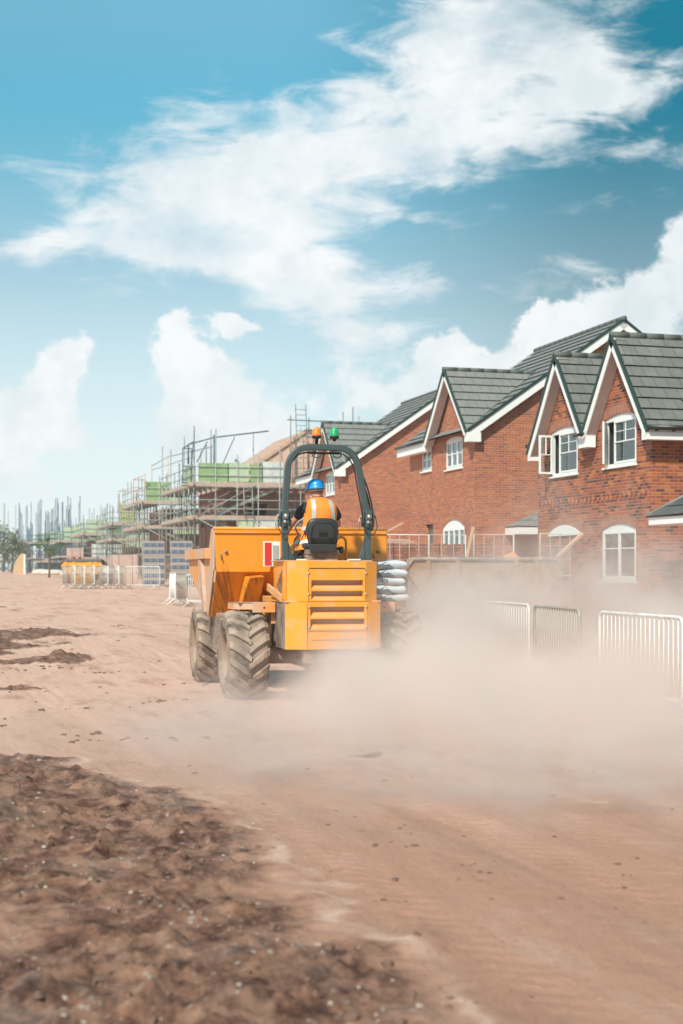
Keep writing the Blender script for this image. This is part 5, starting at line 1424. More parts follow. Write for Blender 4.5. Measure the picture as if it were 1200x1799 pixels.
for s, xb in ((-1, -.50), (1, .55)):
    mb = MB(); mb.b2((xb-.038, ya-.04, 1.73), (xb+.038, ya+.04, 2.20))
    if s > 0: mb.prism([(xb-.04, 2.02), (xb-.13, 1.74), (xb-.04, 1.74)], ya-.035, ya+.035, axis='Y')
    else: mb.prism([(xb+.04, 1.95), (xb+.12, 1.74), (xb+.04, 1.74)], ya-.035, ya+.035, axis='Y')
    mb.b2((xb-.11, ya-.09, 1.727), (xb+.10, ya+.09, 1.742))
    post = obj('post', mb, charcoal, ROPS, bevel=.008)
    mb = MB()
    for dy in (-.062, .062): mb.b2((xb-.043, ya+dy-.012, 2.14), (xb+.043, ya+dy+.012, 2.35))
    mb.b2((xb-.072, ya-.05, 2.15), (xb-.05, ya+.05, 2.34)); mb.b2((xb+.05, ya-.05, 2.15), (xb+.072, ya+.05, 2.34))
    obj('hinge_bracket', mb, charcoal, post, bevel=.01)
    mb = MB(); mb.tube([(xb-.10, ya, 2.27), (xb+.10, ya, 2.27)], .026, 10); mb.tube([(xb-.015, ya-.11, 2.20), (xb-.015, ya+.11, 2.20)], .02, 8)
    mb.lathe([(0, .03), (.03, .02), (.034, 0)], Matrix.Translation((xb, ya-.075, 2.27)) @ Matrix.Rotation(R(90), 4, 'X'), 10)
    mb.tube([(xb-.10, ya, 2.27), (xb-.115, ya, 2.2), (xb-.11, ya-.02, 2.10)], .008, 6)
    obj('hinge_pin', mb, steel, post)
    mb = MB(); mb.tube(spl([(xb+s*.08, ya-.06, 2.28), (xb+s*.10, ya-.08, 2.14), (xb+s*.03, ya-.09, 2.04), (xb-s*.05, ya-.07, 2.10), (xb-s*.07, ya-.05, 2.22)]), .007, 6); obj('safety_cable', mb, hose_m, post)
mb = MB()
mb.tube(spl([(.08, ya, 3.07), (.20, ya, 3.06), (.30, ya, 3.00), (.37, ya, 2.88), (.40, ya-.02, 2.7), (.435, ya-.03, 2.5), (.47, ya-.04, 2.30), (.46, ya-.05, 2.15)]), .010, 6)
mb.tube(spl([(.42, ya+.06, 2.9), (.53, ya+.05, 2.62), (.575, ya+.03, 2.45), (.60, ya, 2.30), (.63, ya, 2.2), (.60, ya, 2.10)]), .012, 6)
mb.tube(spl([(.49, ya-.03, 2.76), (.545, ya-.04, 2.60), (.59, ya-.04, 2.42), (.62, ya-.03, 2.26)]), .012, 6)
mb.tube(spl([(-.40, ya, 2.95), (-.33, ya, 3.03), (-.22, ya, 3.06), (-.1, ya, 3.07)]), .010, 6)
mb.tube(spl([(-.17, ya-.03, 3.06), (-.15, ya-.03, 3.01), (-.08, ya-.03, 3.0), (-.03, ya-.03, 3.06)]), .006, 6)
mb.tube(spl([(.10, ya-.03, 3.06), (.12, ya-.03, 3.0), (.18, ya-.03, 3.0), (.21, ya-.03, 3.06)]), .006, 6)
mb.b2((-.20, ya-.05, 3.055), (.20, ya+.05, 3.066)); mb.tube([(-.2, ya, 3.05), (.2, ya, 3.05)], .010, 6)
obj('wiring', mb, hose_m, ROPS)
for nm, x, m_, lab in (('beacon', -.10, amber, 'amber beacon'), ('beacon', .125, greenl, 'green beacon')):
    B = bpy.data.objects.new(nm, None); COL.objects.link(B); B.parent = DU; B['label'] = lab; B.location = (x, ya, 3.18)
    mb = MB(); mb.lathe([(0, -.02), (.02, -.02), (.02, .05), (.052, .055), (.060, .075), (.058, .088), (0, .09)], n=20); obj('base', mb, hose_m, B)
    mb = MB(); mb.lathe([(.054, .086), (.056, .11), (.053, .14), (.045, .168), (.032, .187), (.014, .195), (0, .196)], n=24); obj('lens', mb, m_, B)
mb = MB(); mb.beam((.17, ya, 3.15), (.25, ya-.02, 2.95), .02, .03); mb.b2((.06, ya-.03, 3.16), (.20, ya+.03, 3.20)); obj('beacon_bracket', mb, steel, ROPS)
# yellow hand loop, grab rail and placard
mb = MB(); mb.tube(spl([(.25, .25, 1.73), (.25, .25, 1.95), (.275, .25, 2.01), (.32, .25, 2.03), (.365, .25, 2.01), (.385, .25, 1.95), (.385, .25, 1.73)]), .016, 8); obj('hand_loop', mb, paint, DU)
mb = MB(); mb.tube([(-.38, .50, 1.28), (-.38, .50, 2.04)], .018, 8); mb.tube([(-.38, .5, 2.04), (-.38, .62, 2.06)], .018, 8); obj('grab_rail', mb, paint, DU)
mb = MB(); mb.b2((-.61, .66, 1.66), (-.39, .68, 1.98)); pl_ = obj('placard', mb, pvc, DU); pl_['label'] = 'red placard with a white edge'
mb = MB(); mb.b2((-.593, .652, 1.675), (-.505, .6595, 1.965)); obj('red_field', mb, mat('placard_red', (.70, .04, .03), .5), pl_)
mb = MB(); mb.b2((-.485, .652, 1.68), (-.41, .6595, 1.93)); obj('grey_field', mb, mat('placard_grey', (.40, .42, .42), .5), pl_)

# tipping hopper
HOP = bpy.data.objects.new('hopper', None); COL.objects.link(HOP); HOP.parent = DU
X0, X1 = -1.22, 1.08
th = .02
mb = MB()
yt, ym, yb, yfl = .84, .86, 1.34, 3.35
zt, zm_, zb, zf_ = 2.15, 1.61, 1.00, 1.60
mb.plate([(X0, yt, zt), (X1, yt, zt), (X1, ym, zm_), (X0+.03, ym, zm_)], th)
mb.plate([(X0+.03, ym, zm_), (X1-.03, ym, zm_), (X1-.06, yb, zb), (X0+.02, yb, zb)], th)
hp = obj('back_plate', mb, stain_m, HOP, bevel=.006)
mb = MB()
mb.plate([(X0+.02, yb, zb), (X1-.06, yb, zb), (X1-.03, yfl, zf_), (X0+.02, yfl, zf_)], th)
obj('floor_chute', mb, paint_d, HOP)
for xs in (X0, X1):
    mb = MB(); mb.plate([(xs, yt, zt), (xs, yt+.22, zt), (xs, yt+.42, 1.90), (xs, yfl, 1.84), (xs, yfl, zf_), (xs, yb, zb), (xs, ym, zm_)], th)
    sp_ = obj('side_plate', mb, paint_d, HOP, bevel=.005)
    o_ = -1 if xs == X0 else 1
    mb = MB(); mb.prism([(xs, 1.90), (xs+o_*.055, 1.90), (xs+o_*.055, 1.74), (xs, 1.74)], yt+.46, yfl+.02, axis='X') if False else None
    mb.b2((xs+(0 if o_ < 0 else 0), yt+.30, 1.76), (xs+o_*.07, yfl+.03, 1.90)); obj('side_flange', mb, paint_d, sp_, bevel=.006)
    mb = MB(); mb.plate([(xs+o_*.035, 1.75, 1.76), (xs+o_*.035, 2.0, 1.76), (xs+o_*.025, 1.62, 1.10), (xs+o_*.025, 1.45, 1.06)], .05); obj('side_rib', mb, mat('dusty_rib', (.42, .30, .24), .85, dust=.6), sp_)
mb = MB(); mb.tube([(X0-.01, yt, zt), (X1+.01, yt, zt)], .022, 8); mb.b2((X0, yt-.03, zt-.06), (X1, yt-.004, zt-.045)); obj('top_rim', mb, paint, HOP)
mb = MB(); mb.b2((X0+.035, ym-.03, zm_-.02), (X1-.04, ym+.0, zm_+.012)); obj('crease_strip', mb, stain_m, HOP)
mb = MB(); mb.add([(-.82, .86, 1.53), (-.60, .86, 1.55), (-.60, .62, 1.53), (-.80, .62, 1.51), (-.86, 1.28, 1.10), (-.60, 1.28, 1.10), (-.62, .98, 1.06), (-.88, .98, 1.06)], [(0, 1, 2, 3), (4, 7, 6, 5), (3, 2, 6, 7), (0, 3, 7, 4), (1, 5, 6, 2), (0, 4, 5, 1)])
obj('pivot_rib', mb, stain_m, HOP, bevel=.008); mb = MB()
mb.add([(.66, .86, 1.53), (.88, .86, 1.55), (.88, .62, 1.53), (.68, .62, 1.51), (.62, 1.28, 1.10), (.86, 1.28, 1.10), (.86, .98, 1.06), (.60, .98, 1.06)], [(0, 1, 2, 3), (4, 7, 6, 5), (3, 2, 6, 7), (0, 3, 7, 4), (1, 5, 6, 2), (0, 4, 5, 1)])
obj('pivot_rib', mb, stain_m, HOP, bevel=.008)
mb = MB()
for x in (X0+.15, X1-.12): 
    mb.lathe([(0, .02), (.02, .015), (.024, 0)], Matrix.Translation((x, .828, 1.85)) @ Matrix.Rotation(R(90), 4, 'X'), 10)
    mb.tube([(x-.07, .815, 1.83), (x-.07, .815, 1.80), (x-.05, .815, 1.74)], .01, 6)
obj('retaining_bolt', mb, grime, HOP)
mb = MB()
mb.prism([(1.22, 1.04), (1.75, 1.10), (2.1, 1.16), (1.95, .75), (1.6, .56), (1.25, .56)], -1.13, -.90, axis='X'); mb.prism([(1.22, 1.04), (1.75, 1.10), (2.1, 1.16), (1.95, .75), (1.6, .56), (1.25, .56)], .90, 1.13, axis='X')
mb.b2((-.95, 1.25, .75), (.95, 1.5, .99))
obj('front_frame', mb, grime, DU, bevel=.015)
mb = MB(); mb.tube([(.30, .9, .9), (.30, 2.0, 1.25)], .05, 10); mb.tube([(-.30, .9, .9), (-.30, 2.0, 1.25)], .05, 10); obj('tipping_ram', mb, steel, DU)
mb = MB()
for x, y in ((-.45, .3), (-.40, .35), (.45, .3)): mb.tube(spl([(x, y, 1.2), (x-.08, y-.2, .95), (x+.04, y+.1, .8), (x, y+.5, .85)]), .018, 6)
obj('hydraulic_hose', mb, hose_m, DU)

# cement bags riding on the right-hand step
bag_m = mat('pale_paper_sack', (.56, .59, .63), .7, var=.08, scale=3, dust=.18, dscale=4, bump=.4)
mark_m = mat('grey_sack_print', (.10, .13, .17), .7)
Mdu = Matrix.Translation(DL) @ Matrix.Rotation(DR, 4, 'Z')
bag_names = ['topmost', 'second from the top', 'middle', 'second from the bottom', 'bottom']
for k in range(5):
    z = 1.262+.104*(4-k)
    T = thing('cement_bag', f'{bag_names[k]} grey white cement bag of the pile on the dumper step', 'bag', tuple(Mdu @ V(.865+.022*math.sin(k*2.1), .12, z)), DR+R([2, -3, 1, -2, 2][k]), 'cement bags piled on the dumper step')
    mb = MB(); rg = random.Random(100+k); nu, nv = 22, 14; vs = []
    def bagp(u, v):   # u,v in -1..1 over the sack, returns half thickness
        return .0525*max(0, 1-abs(u)**12)**.40*max(0, 1-abs(v)**14)**.40
    for sgn in (1, -1):
        for j in range(nv+1):
            for i in range(nu+1):
                u = math.sin(math.pi/2*(-1+2*i/nu)); v = math.sin(math.pi/2*(-1+2*j/nv)); h_ = bagp(u, v)*(1+.09*math.sin(u*5+k)+.03*rg.uniform(-1, 1))
                vs.append((u*.235*(1+.03*math.sin(v*4+k)), v*.20, sgn*h_-.004*sgn+(.006*math.sin(u*3+k))))
    A = (nu+1)*(nv+1); fs = []
    for s_i in range(2):
        for j in range(nv):
            for i in range(nu):
                a = s_i*A+j*(nu+1)+i; q_ = (a, a+1, a+nu+2, a+nu+1); fs.append(q_ if s_i == 0 else q_[::-1])
    rimi = [i for i in range(nu+1)]+[j*(nu+1)+nu for j in range(1, nv+1)]+[nv*(nu+1)+i for i in range(nu-1, -1, -1)]+[j*(nu+1) for j in range(nv-1, 0, -1)]
    for a, b in zip(rimi, rimi[1:]+rimi[:1]): fs.append((a, b, b+A, a+A))
    mb.add(vs, fs, smooth=True); bag = obj('sack', mb, bag_m, T)
    mb = MB(); yy = -.208
    def mk(pts, d=0): mb.add([(x, yy-d, z_) for x, z_ in pts], [tuple(range(len(pts)))])
    if k != 2:
        mb.plate([(-.215, yy, -.040), (.06, yy, -.042), (.012, yy, -.008), (-.045, yy, .038), (-.10, yy, .012), (-.215, yy, -.008)], .004)
        mkk = obj('mountain_mark', mb, mark_m, T)
        mb = MB(); mb.plate([(-.085, yy-.004, .0), (-.045, yy-.004, .030), (-.005, yy-.004, .0), (-.032, yy-.004, .009), (-.056, yy-.004, .002)], .003); obj('snowcap_mark', mb, pvc, mkk)
    else:
        for a in range(8): mb.box((-.045+.035*math.cos(a*.785), yy, .005+.026*math.sin(a*.785)), (.018, .004, .012))
        obj('round_print', mb, mark_m, T)

# ------------------------------------------------------------------ people
def skinned(name, nodes, edges, m_, parent, root, sub=2, loc=None):
    names = list(nodes); me = bpy.data.meshes.new(name)
    me.from_pydata([nodes[n][0] for n in names], [(names.index(a), names.index(b)) for a, b in edges], [])
    o = bpy.data.objects.new(name, me); COL.objects.link(o); o.parent = parent
    sk = o.modifiers.new('skin', 'SKIN'); sk.use_smooth_shade = True
    for i, n in enumerate(names):
        r = nodes[n][1]; r = r if hasattr(r, '__len__') else (r, r)
        sv = me.skin_vertices[0].data[i]; sv.radius = r; sv.use_root = (n == root)
    s = o.modifiers.new('sub', 'SUBSURF'); s.levels = s.render_levels = sub
    me.materials.append(m_); return o
def hand_nodes(nd, ed, pre, wrist, palm, tipdir, curl, side, sc=1.0):
    """five bent fingers of unequal length growing from the palm"""
    w_, p_ = Vector(wrist), Vector(palm); d = Vector(tipdir).normalized(); cu = Vector(curl).normalized(); sd = Vector(side).normalized()
    nd[pre+'palm'] = (tuple(p_), (.034*sc, .020*sc)); ed.append((pre+'wrist', pre+'palm'))
    for i, (o_, L_) in enumerate(((-.03, .062), (-.01, .072), (.011, .068), (.03, .052))):
        a = p_+d*.045*sc+sd*o_*sc; b = a+(d*.6+cu*.5).normalized()*L_*.55*sc; c = b+(cu-d*.2).normalized()*L_*.5*sc
        for q_, (pt, r) in enumerate(((a, .0105), (b, .0095), (c, .008))): nd[f'{pre}f{i}{q_}'] = (tuple(pt), r*sc)
        ed += [(pre+'palm', f'{pre}f{i}0'), (f'{pre}f{i}0', f'{pre}f{i}1'), (f'{pre}f{i}1', f'{pre}f{i}2')]
    a = p_-sd*.036*sc-d*.01*sc; b = a-sd*.012*sc+d*.035*sc+cu*.015*sc
    nd[pre+'t0'] = (tuple(a), .012*sc); nd[pre+'t1'] = (tuple(b), .010*sc); ed += [(pre+'palm', pre+'t0'), (pre+'t0', pre+'t1')]

PS_ = thing('person', 'driver in orange hi-vis vest and blue hard hat seated on the dumper', 'person', DL, DR)
nd = {'pelvis': ((-.01, -.03, 2.03), (.15, .11)), 'waist': ((-.02, .02, 2.17), (.135, .10)), 'chest': ((-.01, .05, 2.33), (.155, .11)), 'upper': ((0, .07, 2.40), (.11, .075)),
      'neck': ((-.02, .09, 2.51), .062), 'skull0': ((-.035, .10, 2.575), (.072, .080)), 'skull1': ((-.04, .10, 2.64), (.078, .092)), 'crownp': ((-.04, .10, 2.70), (.055, .065)),
      'Lsh': ((-.172, .07, 2.40), .058), 'Lel': ((-.325, .18, 2.215), .046), 'Lwrist': ((-.385, .40, 2.04), .030),
      'Rsh': ((.168, .07, 2.39), .056), 'Rel': ((.265, .16, 2.17), .046), 'Rwrist': ((.16, .40, 2.22), .030)}
ed = [('pelvis', 'waist'), ('waist', 'chest'), ('chest', 'upper'), ('upper', 'neck'), ('neck', 'skull0'), ('skull0', 'skull1'), ('skull1', 'crownp'),
      ('upper', 'Lsh'), ('Lsh', 'Lel'), ('Lel', 'Lwrist'), ('upper', 'Rsh'), ('Rsh', 'Rel'), ('Rel', 'Rwrist')]
for s, x in (('L', -.10), ('R', .10)):
    nd[s+'hip'] = ((x, .02, 1.99), .088); nd[s+'kn'] = ((x*1.9, .46, 2.0), .062); nd[s+'ank'] = ((x*1.7, .60, 1.42), .042); nd[s+'toe'] = ((x*1.8, .78, 1.34), .035)
    ed += [('pelvis', s+'hip'), (s+'hip', s+'kn'), (s+'kn', s+'ank'), (s+'ank', s+'toe')]
hand_nodes(nd, ed, 'L', (-.385, .40, 2.04), (-.385, .455, 2.02), (0, .7, -.3), (.5, .2, -.7), (0, .3, 1))
hand_nodes(nd, ed, 'R', (.16, .40, 2.22), (.145, .45, 2.25), (-.2, .8, .3), (-.6, .1, -.7), (1, .2, 0))
skinned('body', nd, ed, skin_m, PS_, 'pelvis')
# ears, nose
mb = MB()
for x in (-.118, .040): mb.lathe([(0, -.028), (.012, -.022), (.014, 0), (.012, .022), (0, .028)], Matrix.Translation((x, .095, 2.595)) @ Matrix.Rotation(R(10), 4, 'Y'), 10)
mb.lathe([(0, -.03), (.012, -.02), (.006, .02), (0, .03)], Matrix.Translation((-.05, .195, 2.59)), 8); obj('ear', mb, skin_m, PS_)
mb = MB(); mb.lathe([(.074, 0), (.082, .02), (.080, .05), (.07, .07)], Matrix.Translation((-.036, .090, 2.585)) @ Matrix.Diagonal((.98, 1.1, 1, 1)), 20); obj('hair', mb, hair_m, PS_)
# shirt with sleeves, trousers
td = {'b': ((-.01, -.01, 2.00), (.165, .125)), 'w': ((-.02, .02, 2.17), (.150, .115)), 'c': ((-.01, .05, 2.32), (.155, .110)), 'u': ((0, .065, 2.40), (.115, .080)), 'n': ((-.01, .08, 2.47), (.060, .058)),
      'ls': ((-.178, .07, 2.405), .072), 'lm': ((-.245, .12, 2.325), .072), 'le': ((-.295, .155, 2.25), .066), 'rs': ((.172, .07, 2.395), .070), 'rm': ((.225, .10, 2.31), .070), 're': ((.248, .13, 2.24), .064)}
skinned('shirt', td, [('b', 'w'), ('w', 'c'), ('c', 'u'), ('u', 'n'), ('u', 'ls'), ('ls', 'lm'), ('lm', 'le'), ('u', 'rs'), ('rs', 'rm'), ('rm', 're')], tee_m, PS_, 'b')
jd = {'p': ((-.01, -.03, 2.01), (.165, .125))}; je = []
for s, x in (('L', -.10), ('R', .10)):
    jd[s+'h'] = ((x, .02, 1.985), .10); jd[s+'k'] = ((x*1.9, .46, 2.0), .076); jd[s+'a'] = ((x*1.75, .59, 1.48), .060); je += [('p', s+'h'), (s+'h', s+'k'), (s+'k', s+'a')]
skinned('trousers', jd, je, jean_m, PS_, 'p')
for x in (-.175, .175):
    mb = MB(); mb.lathe([(0, -.05), (.052, -.05), (.056, 0), (.05, .06), (.045, .10)], Matrix.Translation((x, .63, 1.345)) @ Matrix.Rotation(R(0), 4, 'X'), 12); mb.lathe([(0, -.04), (.05, -.03), (.048, .02), (0, .04)], Matrix.Translation((x*1.03, .74, 1.325)) @ Matrix.Diagonal((1, 1.6, 1, 1)), 12); obj('boot', mb, grime, PS_)
# vest: rings round the torso (z, cx, cy, a, b)
VR = [(1.86, -.16, .02, .235, .20), (1.93, -.12, .02, .225, .18), (2.02, -.07, .025, .212, .160), (2.12, -.03, .035, .205, .165), (2.22, -.005, .045, .205, .168), (2.32, .01, .050, .206, .170), (2.39, .012, .055, .204, .165), (2.44, .01, .065, .190, .145), (2.485, 0, .075, .150, .115), (2.512, -.005, .08, .105, .094), (2.525, -.01, .082, .080, .078)]
def vest_pt(u, zi, off=0):
    i = min(int(zi), len(VR)-2); f = zi-i; z, cx, cy_, a, b = [VR[i][k]*(1-f)+VR[i+1][k]*f for k in range(5)]
    c1, s1 = math.cos(u), math.sin(u); p_ = 2.5
    x = cx+(a+off)*math.copysign(abs(c1)**(2/p_), c1); y = cy_+(b+off)*math.copysign(abs(s1)**(2/p_), s1)
    fold = .006*math.sin(u*7+z*9)*(1 if z < 2.35 else .3)
    return (x+fold, y+fold*.7, z+(.012*math.sin(u*3) if i < 2 else 0))
n = 40; m_ = 26; mb = MB(); vs = [vest_pt(2*math.pi*k/n, j*(len(VR)-1)/m_) for j in range(m_+1) for k in range(n)]
mb.add(vs, [(j*n+k, j*n+(k+1) % n, (j+1)*n+(k+1) % n, (j+1)*n+k) for j in range(m_) for k in range(n)], smooth=True)
vest = obj('vest', mb, hivis, PS_); so = vest.modifiers.new('solid', 'SOLIDIFY'); so.thickness = .006
def strip(path, w_):
    mb = MB(); vs = []
    for (u, zi, du, dz) in path: vs += [vest_pt(u-du, zi-dz, .006), vest_pt(u+du, zi+dz, .006)]
    mb.add(vs, [(2*k, 2*k+1, 2*k+3, 2*k+2) for k in range(len(path)-1)], smooth=True); o = obj('reflective_strip', mb, strip_m, vest); return o
def u_at(x, zi):     # angle on the back at which the vest surface reaches x
    best = min(((abs(vest_pt(R(180)+R(180)*k/180, zi)[0]-x), R(180)+R(180)*k/180) for k in range(181)))
    return best[1]
for xs_ in ((-.108, -.098), (.150, .10)):
    pth_ = []
    for j in range(20):
        zi = 2.9+j*.30; 
        if zi > 8.9: break
        x = xs_[0]+(xs_[1]-xs_[0])*(j/19)
        ua = u_at(x-.024, zi); ub_ = u_at(x+.024, zi); pth_.append(((ua+ub_)/2, zi, (ub_-ua)/2, 0))
    strip(pth_, .05)
strip([(R(180)+R(180)*k/24, 3.1, 0, .24) for k in range(25)], .05)
strip([(R(180)+R(180)*k/24, 1.4, 0, .28) for k in range(25)], .05)
mb = MB(); mb.tube([vest_pt(R(215), j*.3, .006) for j in range(2, 12)], .005, 5); mb.tube([vest_pt(R(183)+.02*j, 6.8-j*.3, .004) for j in range(0, 7)], .006, 5); mb.tube([vest_pt(2*math.pi*k/24, 10, .003) for k in range(25)], .006, 5); obj('vest_binding', mb, jean_m, vest)
# hard hat
Mh = Matrix.Translation((-.045, .105, 2.635)) @ Matrix.Rotation(R(28), 4, 'Z') @ Matrix.Rotation(R(-4), 4, 'X') @ Matrix.Diagonal((1, 1.16, .90, 1))
mb = MB(); mb.lathe([(0, .125), (.03, .1235), (.06, .116), (.085, .098), (.101, .070), (.107, .035), (.108, .0), (.118, -.006), (.120, -.012), (.105, -.010), (.10, .02)], Mh, 32)
brim = [(.112*math.sin(R(a)), .108*math.cos(R(a))) for a in range(-62, 63, 8)]; n = len(brim)
vs = [Mh @ V(x, y, -.004) for x, y in brim]+[Mh @ V(x*1.08, y*1.08+.052*max(0, math.cos(math.atan2(x, y)*1.4)), -.020) for x, y in brim]+[Mh @ V(x*1.08, y*1.08+.052*max(0, math.cos(math.atan2(x, y)*1.4)), -.024) for x, y in brim]
mb.add(vs, [(k, k+1, n+k+1, n+k) for k in range(n-1)]+[(n+k, n+k+1, 2*n+k+1, 2*n+k) for k in range(n-1)], smooth=True)
for x in (-.03, 0, .03): mb.tube([Mh @ V(x, .088*math.cos(R(a)), .030+.098*math.sin(R(a))) for a in range(20, 161, 14)], .006, 6)
hat = obj('hard_hat', mb, blue_h, PS_)
mb = MB(); mb.lathe([(.094, -.045), (.097, -.030), (.094, -.015)], Mh, 24); obj('headband', mb, mat('tan_strap', (.45, .28, .20), .8), hat)

# worker on the top lift of the tallest scaffold, bending over the rail
WK = thing('person', 'worker in a dark blue jacket bending forward on the tallest scaffold', 'person', (17.35, 80.75, 6.52), R(90))
nd = {'pelvis': ((0, 0, .92), (.14, .11)), 'waist': ((0, .10, 1.06), (.13, .10)), 'chest': ((0, .27, 1.22), (.155, .11)), 'neck': ((0, .40, 1.33), .06), 'head': ((0, .46, 1.40), (.08, .09)), 'top': ((0, .50, 1.47), .07),
      'Lsh': ((-.18, .30, 1.24), .06), 'Lel': ((-.24, .42, 1.0), .045), 'Lwrist': ((-.20, .56, .84), .03), 'Rsh': ((.18, .30, 1.24), .06), 'Rel': ((.24, .42, 1.0), .045), 'Rwrist': ((.20, .58, .86), .03)}
ed = [('pelvis', 'waist'), ('waist', 'chest'), ('chest', 'neck'), ('neck', 'head'), ('head', 'top'), ('chest', 'Lsh'), ('Lsh', 'Lel'), ('Lel', 'Lwrist'), ('chest', 'Rsh'), ('Rsh', 'Rel'), ('Rel', 'Rwrist')]
for s, x in (('L', -.10), ('R', .10)):
    nd[s+'hip'] = ((x, 0, .88), .085); nd[s+'kn'] = ((x*1.1, .06, .48), .06); nd[s+'ank'] = ((x*1.1, -.02, .08), .042); nd[s+'toe'] = ((x*1.2, .12, .03), .035)
    ed += [('pelvis', s+'hip'), (s+'hip', s+'kn'), (s+'kn', s+'ank'), (s+'ank', s+'toe')]
hand_nodes(nd, ed, 'L', (-.20, .56, .84), (-.195, .60, .79), (0, .4, -1), (.2, -.5, -.6), (1, .2, 0)); hand_nodes(nd, ed, 'R', (.20, .58, .86), (.195, .62, .81), (0, .4, -1), (-.2, -.5, -.6), (-1, .2, 0))
skinned('body', nd, ed, skin_m, WK, 'pelvis')
skinned('jacket', {'a': ((0, -.01, .93), (.155, .125)), 'b': ((0, .10, 1.06), (.148, .118)), 'c': ((0, .27, 1.22), (.172, .128)), 'd': ((0, .36, 1.29), .08), 'l': ((-.19, .30, 1.24), .075), 'm': ((-.245, .42, 1.0), .06), 'n': ((-.21, .53, .87), .045), 'r': ((.19, .30, 1.24), .075), 's': ((.245, .42, 1.0), .06), 't': ((.21, .55, .89), .045)},
        [('a', 'b'), ('b', 'c'), ('c', 'd'), ('c', 'l'), ('l', 'm'), ('m', 'n'), ('c', 'r'), ('r', 's'), ('s', 't')], mat('navy_cloth', (.02, .04, .10), .9), WK, 'a')
skinned('trousers', {'p': ((0, 0, .91), (.15, .12)), 'l': ((-.10, 0, .86), .095), 'm': ((-.11, .06, .48), .072), 'n': ((-.11, -.02, .12), .06), 'r': ((.10, 0, .86), .095), 's': ((.11, .06, .48), .072), 't': ((.11, -.02, .12), .06)},
        [('p', 'l'), ('l', 'm'), ('m', 'n'), ('p', 'r'), ('r', 's'), ('s', 't')], jean_m, WK, 'p')
mb = MB(); mb.lathe([(0, .12), (.06, .11), (.10, .06), (.108, 0), (.13, -.01)], Matrix.Translation((0, .50, 1.44)) @ Matrix.Rotation(R(-35), 4, 'X'), 16); obj('hard_hat', mb, mat('navy_helmet', (.03, .09, .16), .4), WK)


# ------------------------------------------------------------------ the dust thrown up behind the dumper
def dust_material(cloud, dens, scale_noise):
    m = bpy.data.materials.new('airborne_dust'); m.use_nodes = True; t = NT(m.node_tree)
    o = t.node('ShaderNodeOutputMaterial'); pv = t.node('ShaderNodeVolumePrincipled'); t.l.new(pv.outputs[0], o.inputs['Volume'])
    pv.inputs['Color'].default_value = (.994, .895, .84, 1); pv.inputs['Anisotropy'].default_value = .15
    P = t.node('ShaderNodeNewGeometry').outputs['Position']
    wn = t.noise(P, .55, 2, .5, 'Color'); Pw = t.v('ADD', P, t.v('SCALE', t.v('SUBTRACT', wn, (.5, .5, .5)), 2.2))
    tot = None
    for (a, d, z, ra, rd, rz_, st_) in cloud:
        x, y = cw(a, d)
        mp = t.node('ShaderNodeMapping', vector_type='TEXTURE'); t.put(mp.inputs[0], Pw)
        mp.inputs['Location'].default_value = (x, y, z); mp.inputs['Rotation'].default_value = (0, 0, -HEAD); mp.inputs['Scale'].default_value = (ra, rd, rz_)
        L2 = t.v('DOT_PRODUCT', mp.outputs[0], mp.outputs[0], 1)
        b = t.m('MULTIPLY', t.m('EXPONENT', t.m('MULTIPLY', L2, -1.3)), st_)
        tot = b if tot is None else t.m('ADD', tot, b)
    nn = t.noise(P, scale_noise, 4, .6)
    dd = t.m('MULTIPLY', tot, t.smooth(nn, .37, .63, .08, 2.1))
    dd = t.m('MAXIMUM', t.m('SUBTRACT', dd, .02), 0.0)
    t.put(pv.inputs['Density'], t.m('MULTIPLY', dd, dens))
    return m
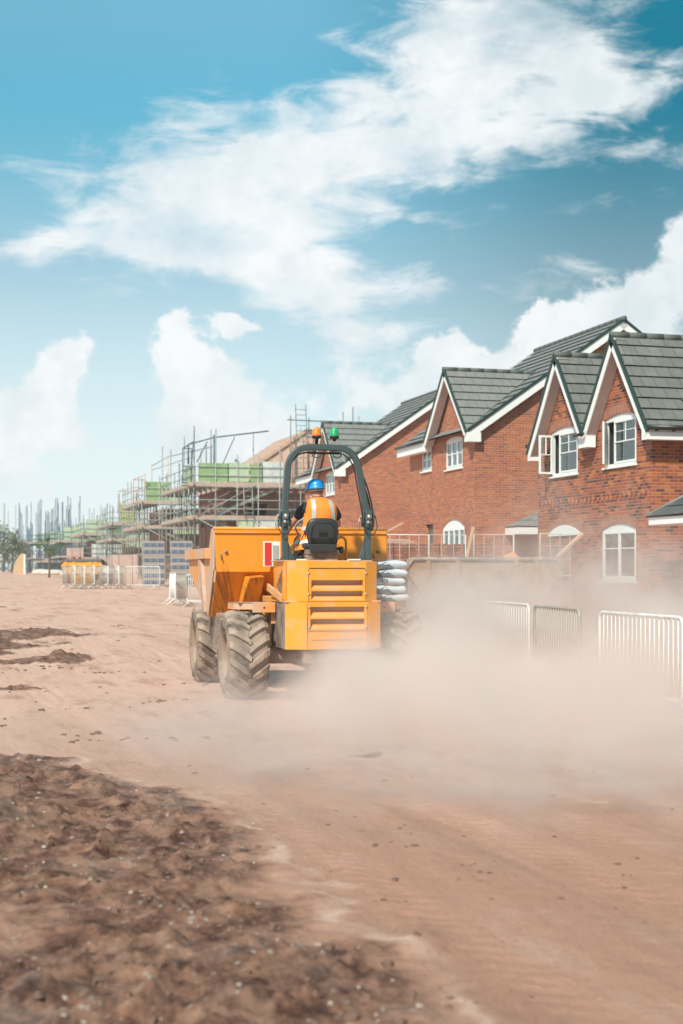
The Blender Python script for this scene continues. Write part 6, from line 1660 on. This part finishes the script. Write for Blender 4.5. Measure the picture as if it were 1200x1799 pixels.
# right of the camera's line, ahead of it, height; half-sizes; strength
cloud = [(.30, 15.2, .20, .95, 1.5, .58, 1.5), (1.4, 15.4, .22, 1.5, 1.9, .66, 1.8), (2.8, 15.6, .25, 1.6, 2.2, .60, 1.4), (4.4, 16.6, .30, 2.2, 2.6, .68, 1.0),
         (1.15, 17.4, .45, .70, 1.6, .74, 1.9), (1.6, 19.5, .5, 1.0, 2.2, .75, .55), (2.4, 23.0, .6, 1.7, 2.8, .9, .26), (4.4, 24, .9, 2.4, 3.5, 1.1, .24), (3.7, 29, 2.5, 1.5, 1.8, 1.2, .08),
         (-.45, 15.6, .1, 1.0, 1.4, .42, .6), (1.0, 12.6, .1, 2.4, 2.6, .42, .70), (2.9, 12.8, .15, 2.1, 2.8, .46, .62), (5.8, 29, 1.5, 2.2, 2.6, 1.5, .11), (1.2, 10.8, .0, 2.4, 2.2, .34, .38), (3.6, 21.5, 1.5, 1.3, 2.0, .8, .10)]
mb = MB(); a0, a1, d0, d1 = -3.4, 9.0, 7.2, 33.0
c4 = [cw(a0, d0), cw(a1, d0), cw(a1, d1), cw(a0, d1)]
mb.add([(x, y, z) for z in (-.35, 4.6) for x, y in c4], [(0, 3, 2, 1), (4, 5, 6, 7), (0, 1, 5, 4), (1, 2, 6, 5), (2, 3, 7, 6), (3, 0, 4, 7)])
dm = dust_material(cloud, 1.15, 1.15)
o = obj('dust_cloud', mb, dm); tag(o, 'pale pink dust cloud billowing behind the dumper across the road', 'dust', kind='stuff')

# ------------------------------------------------------------------ the hazy air of the site
hm_ = bpy.data.materials.new('hazy_air'); hm_.use_nodes = True; t = NT(hm_.node_tree)
o = t.node('ShaderNodeOutputMaterial'); pv = t.node('ShaderNodeVolumePrincipled'); t.l.new(pv.outputs[0], o.inputs['Volume'])
pv.inputs['Color'].default_value = (.985, .985, .98, 1); pv.inputs['Density'].default_value = .0006; pv.inputs['Anisotropy'].default_value = .0
mb = MB(); mb.b2((-505, -45, -1.2), (505, 645, 16)); tag(obj('haze', mb, hm_), 'thin bright haze lying over the building site', 'haze', kind='stuff')
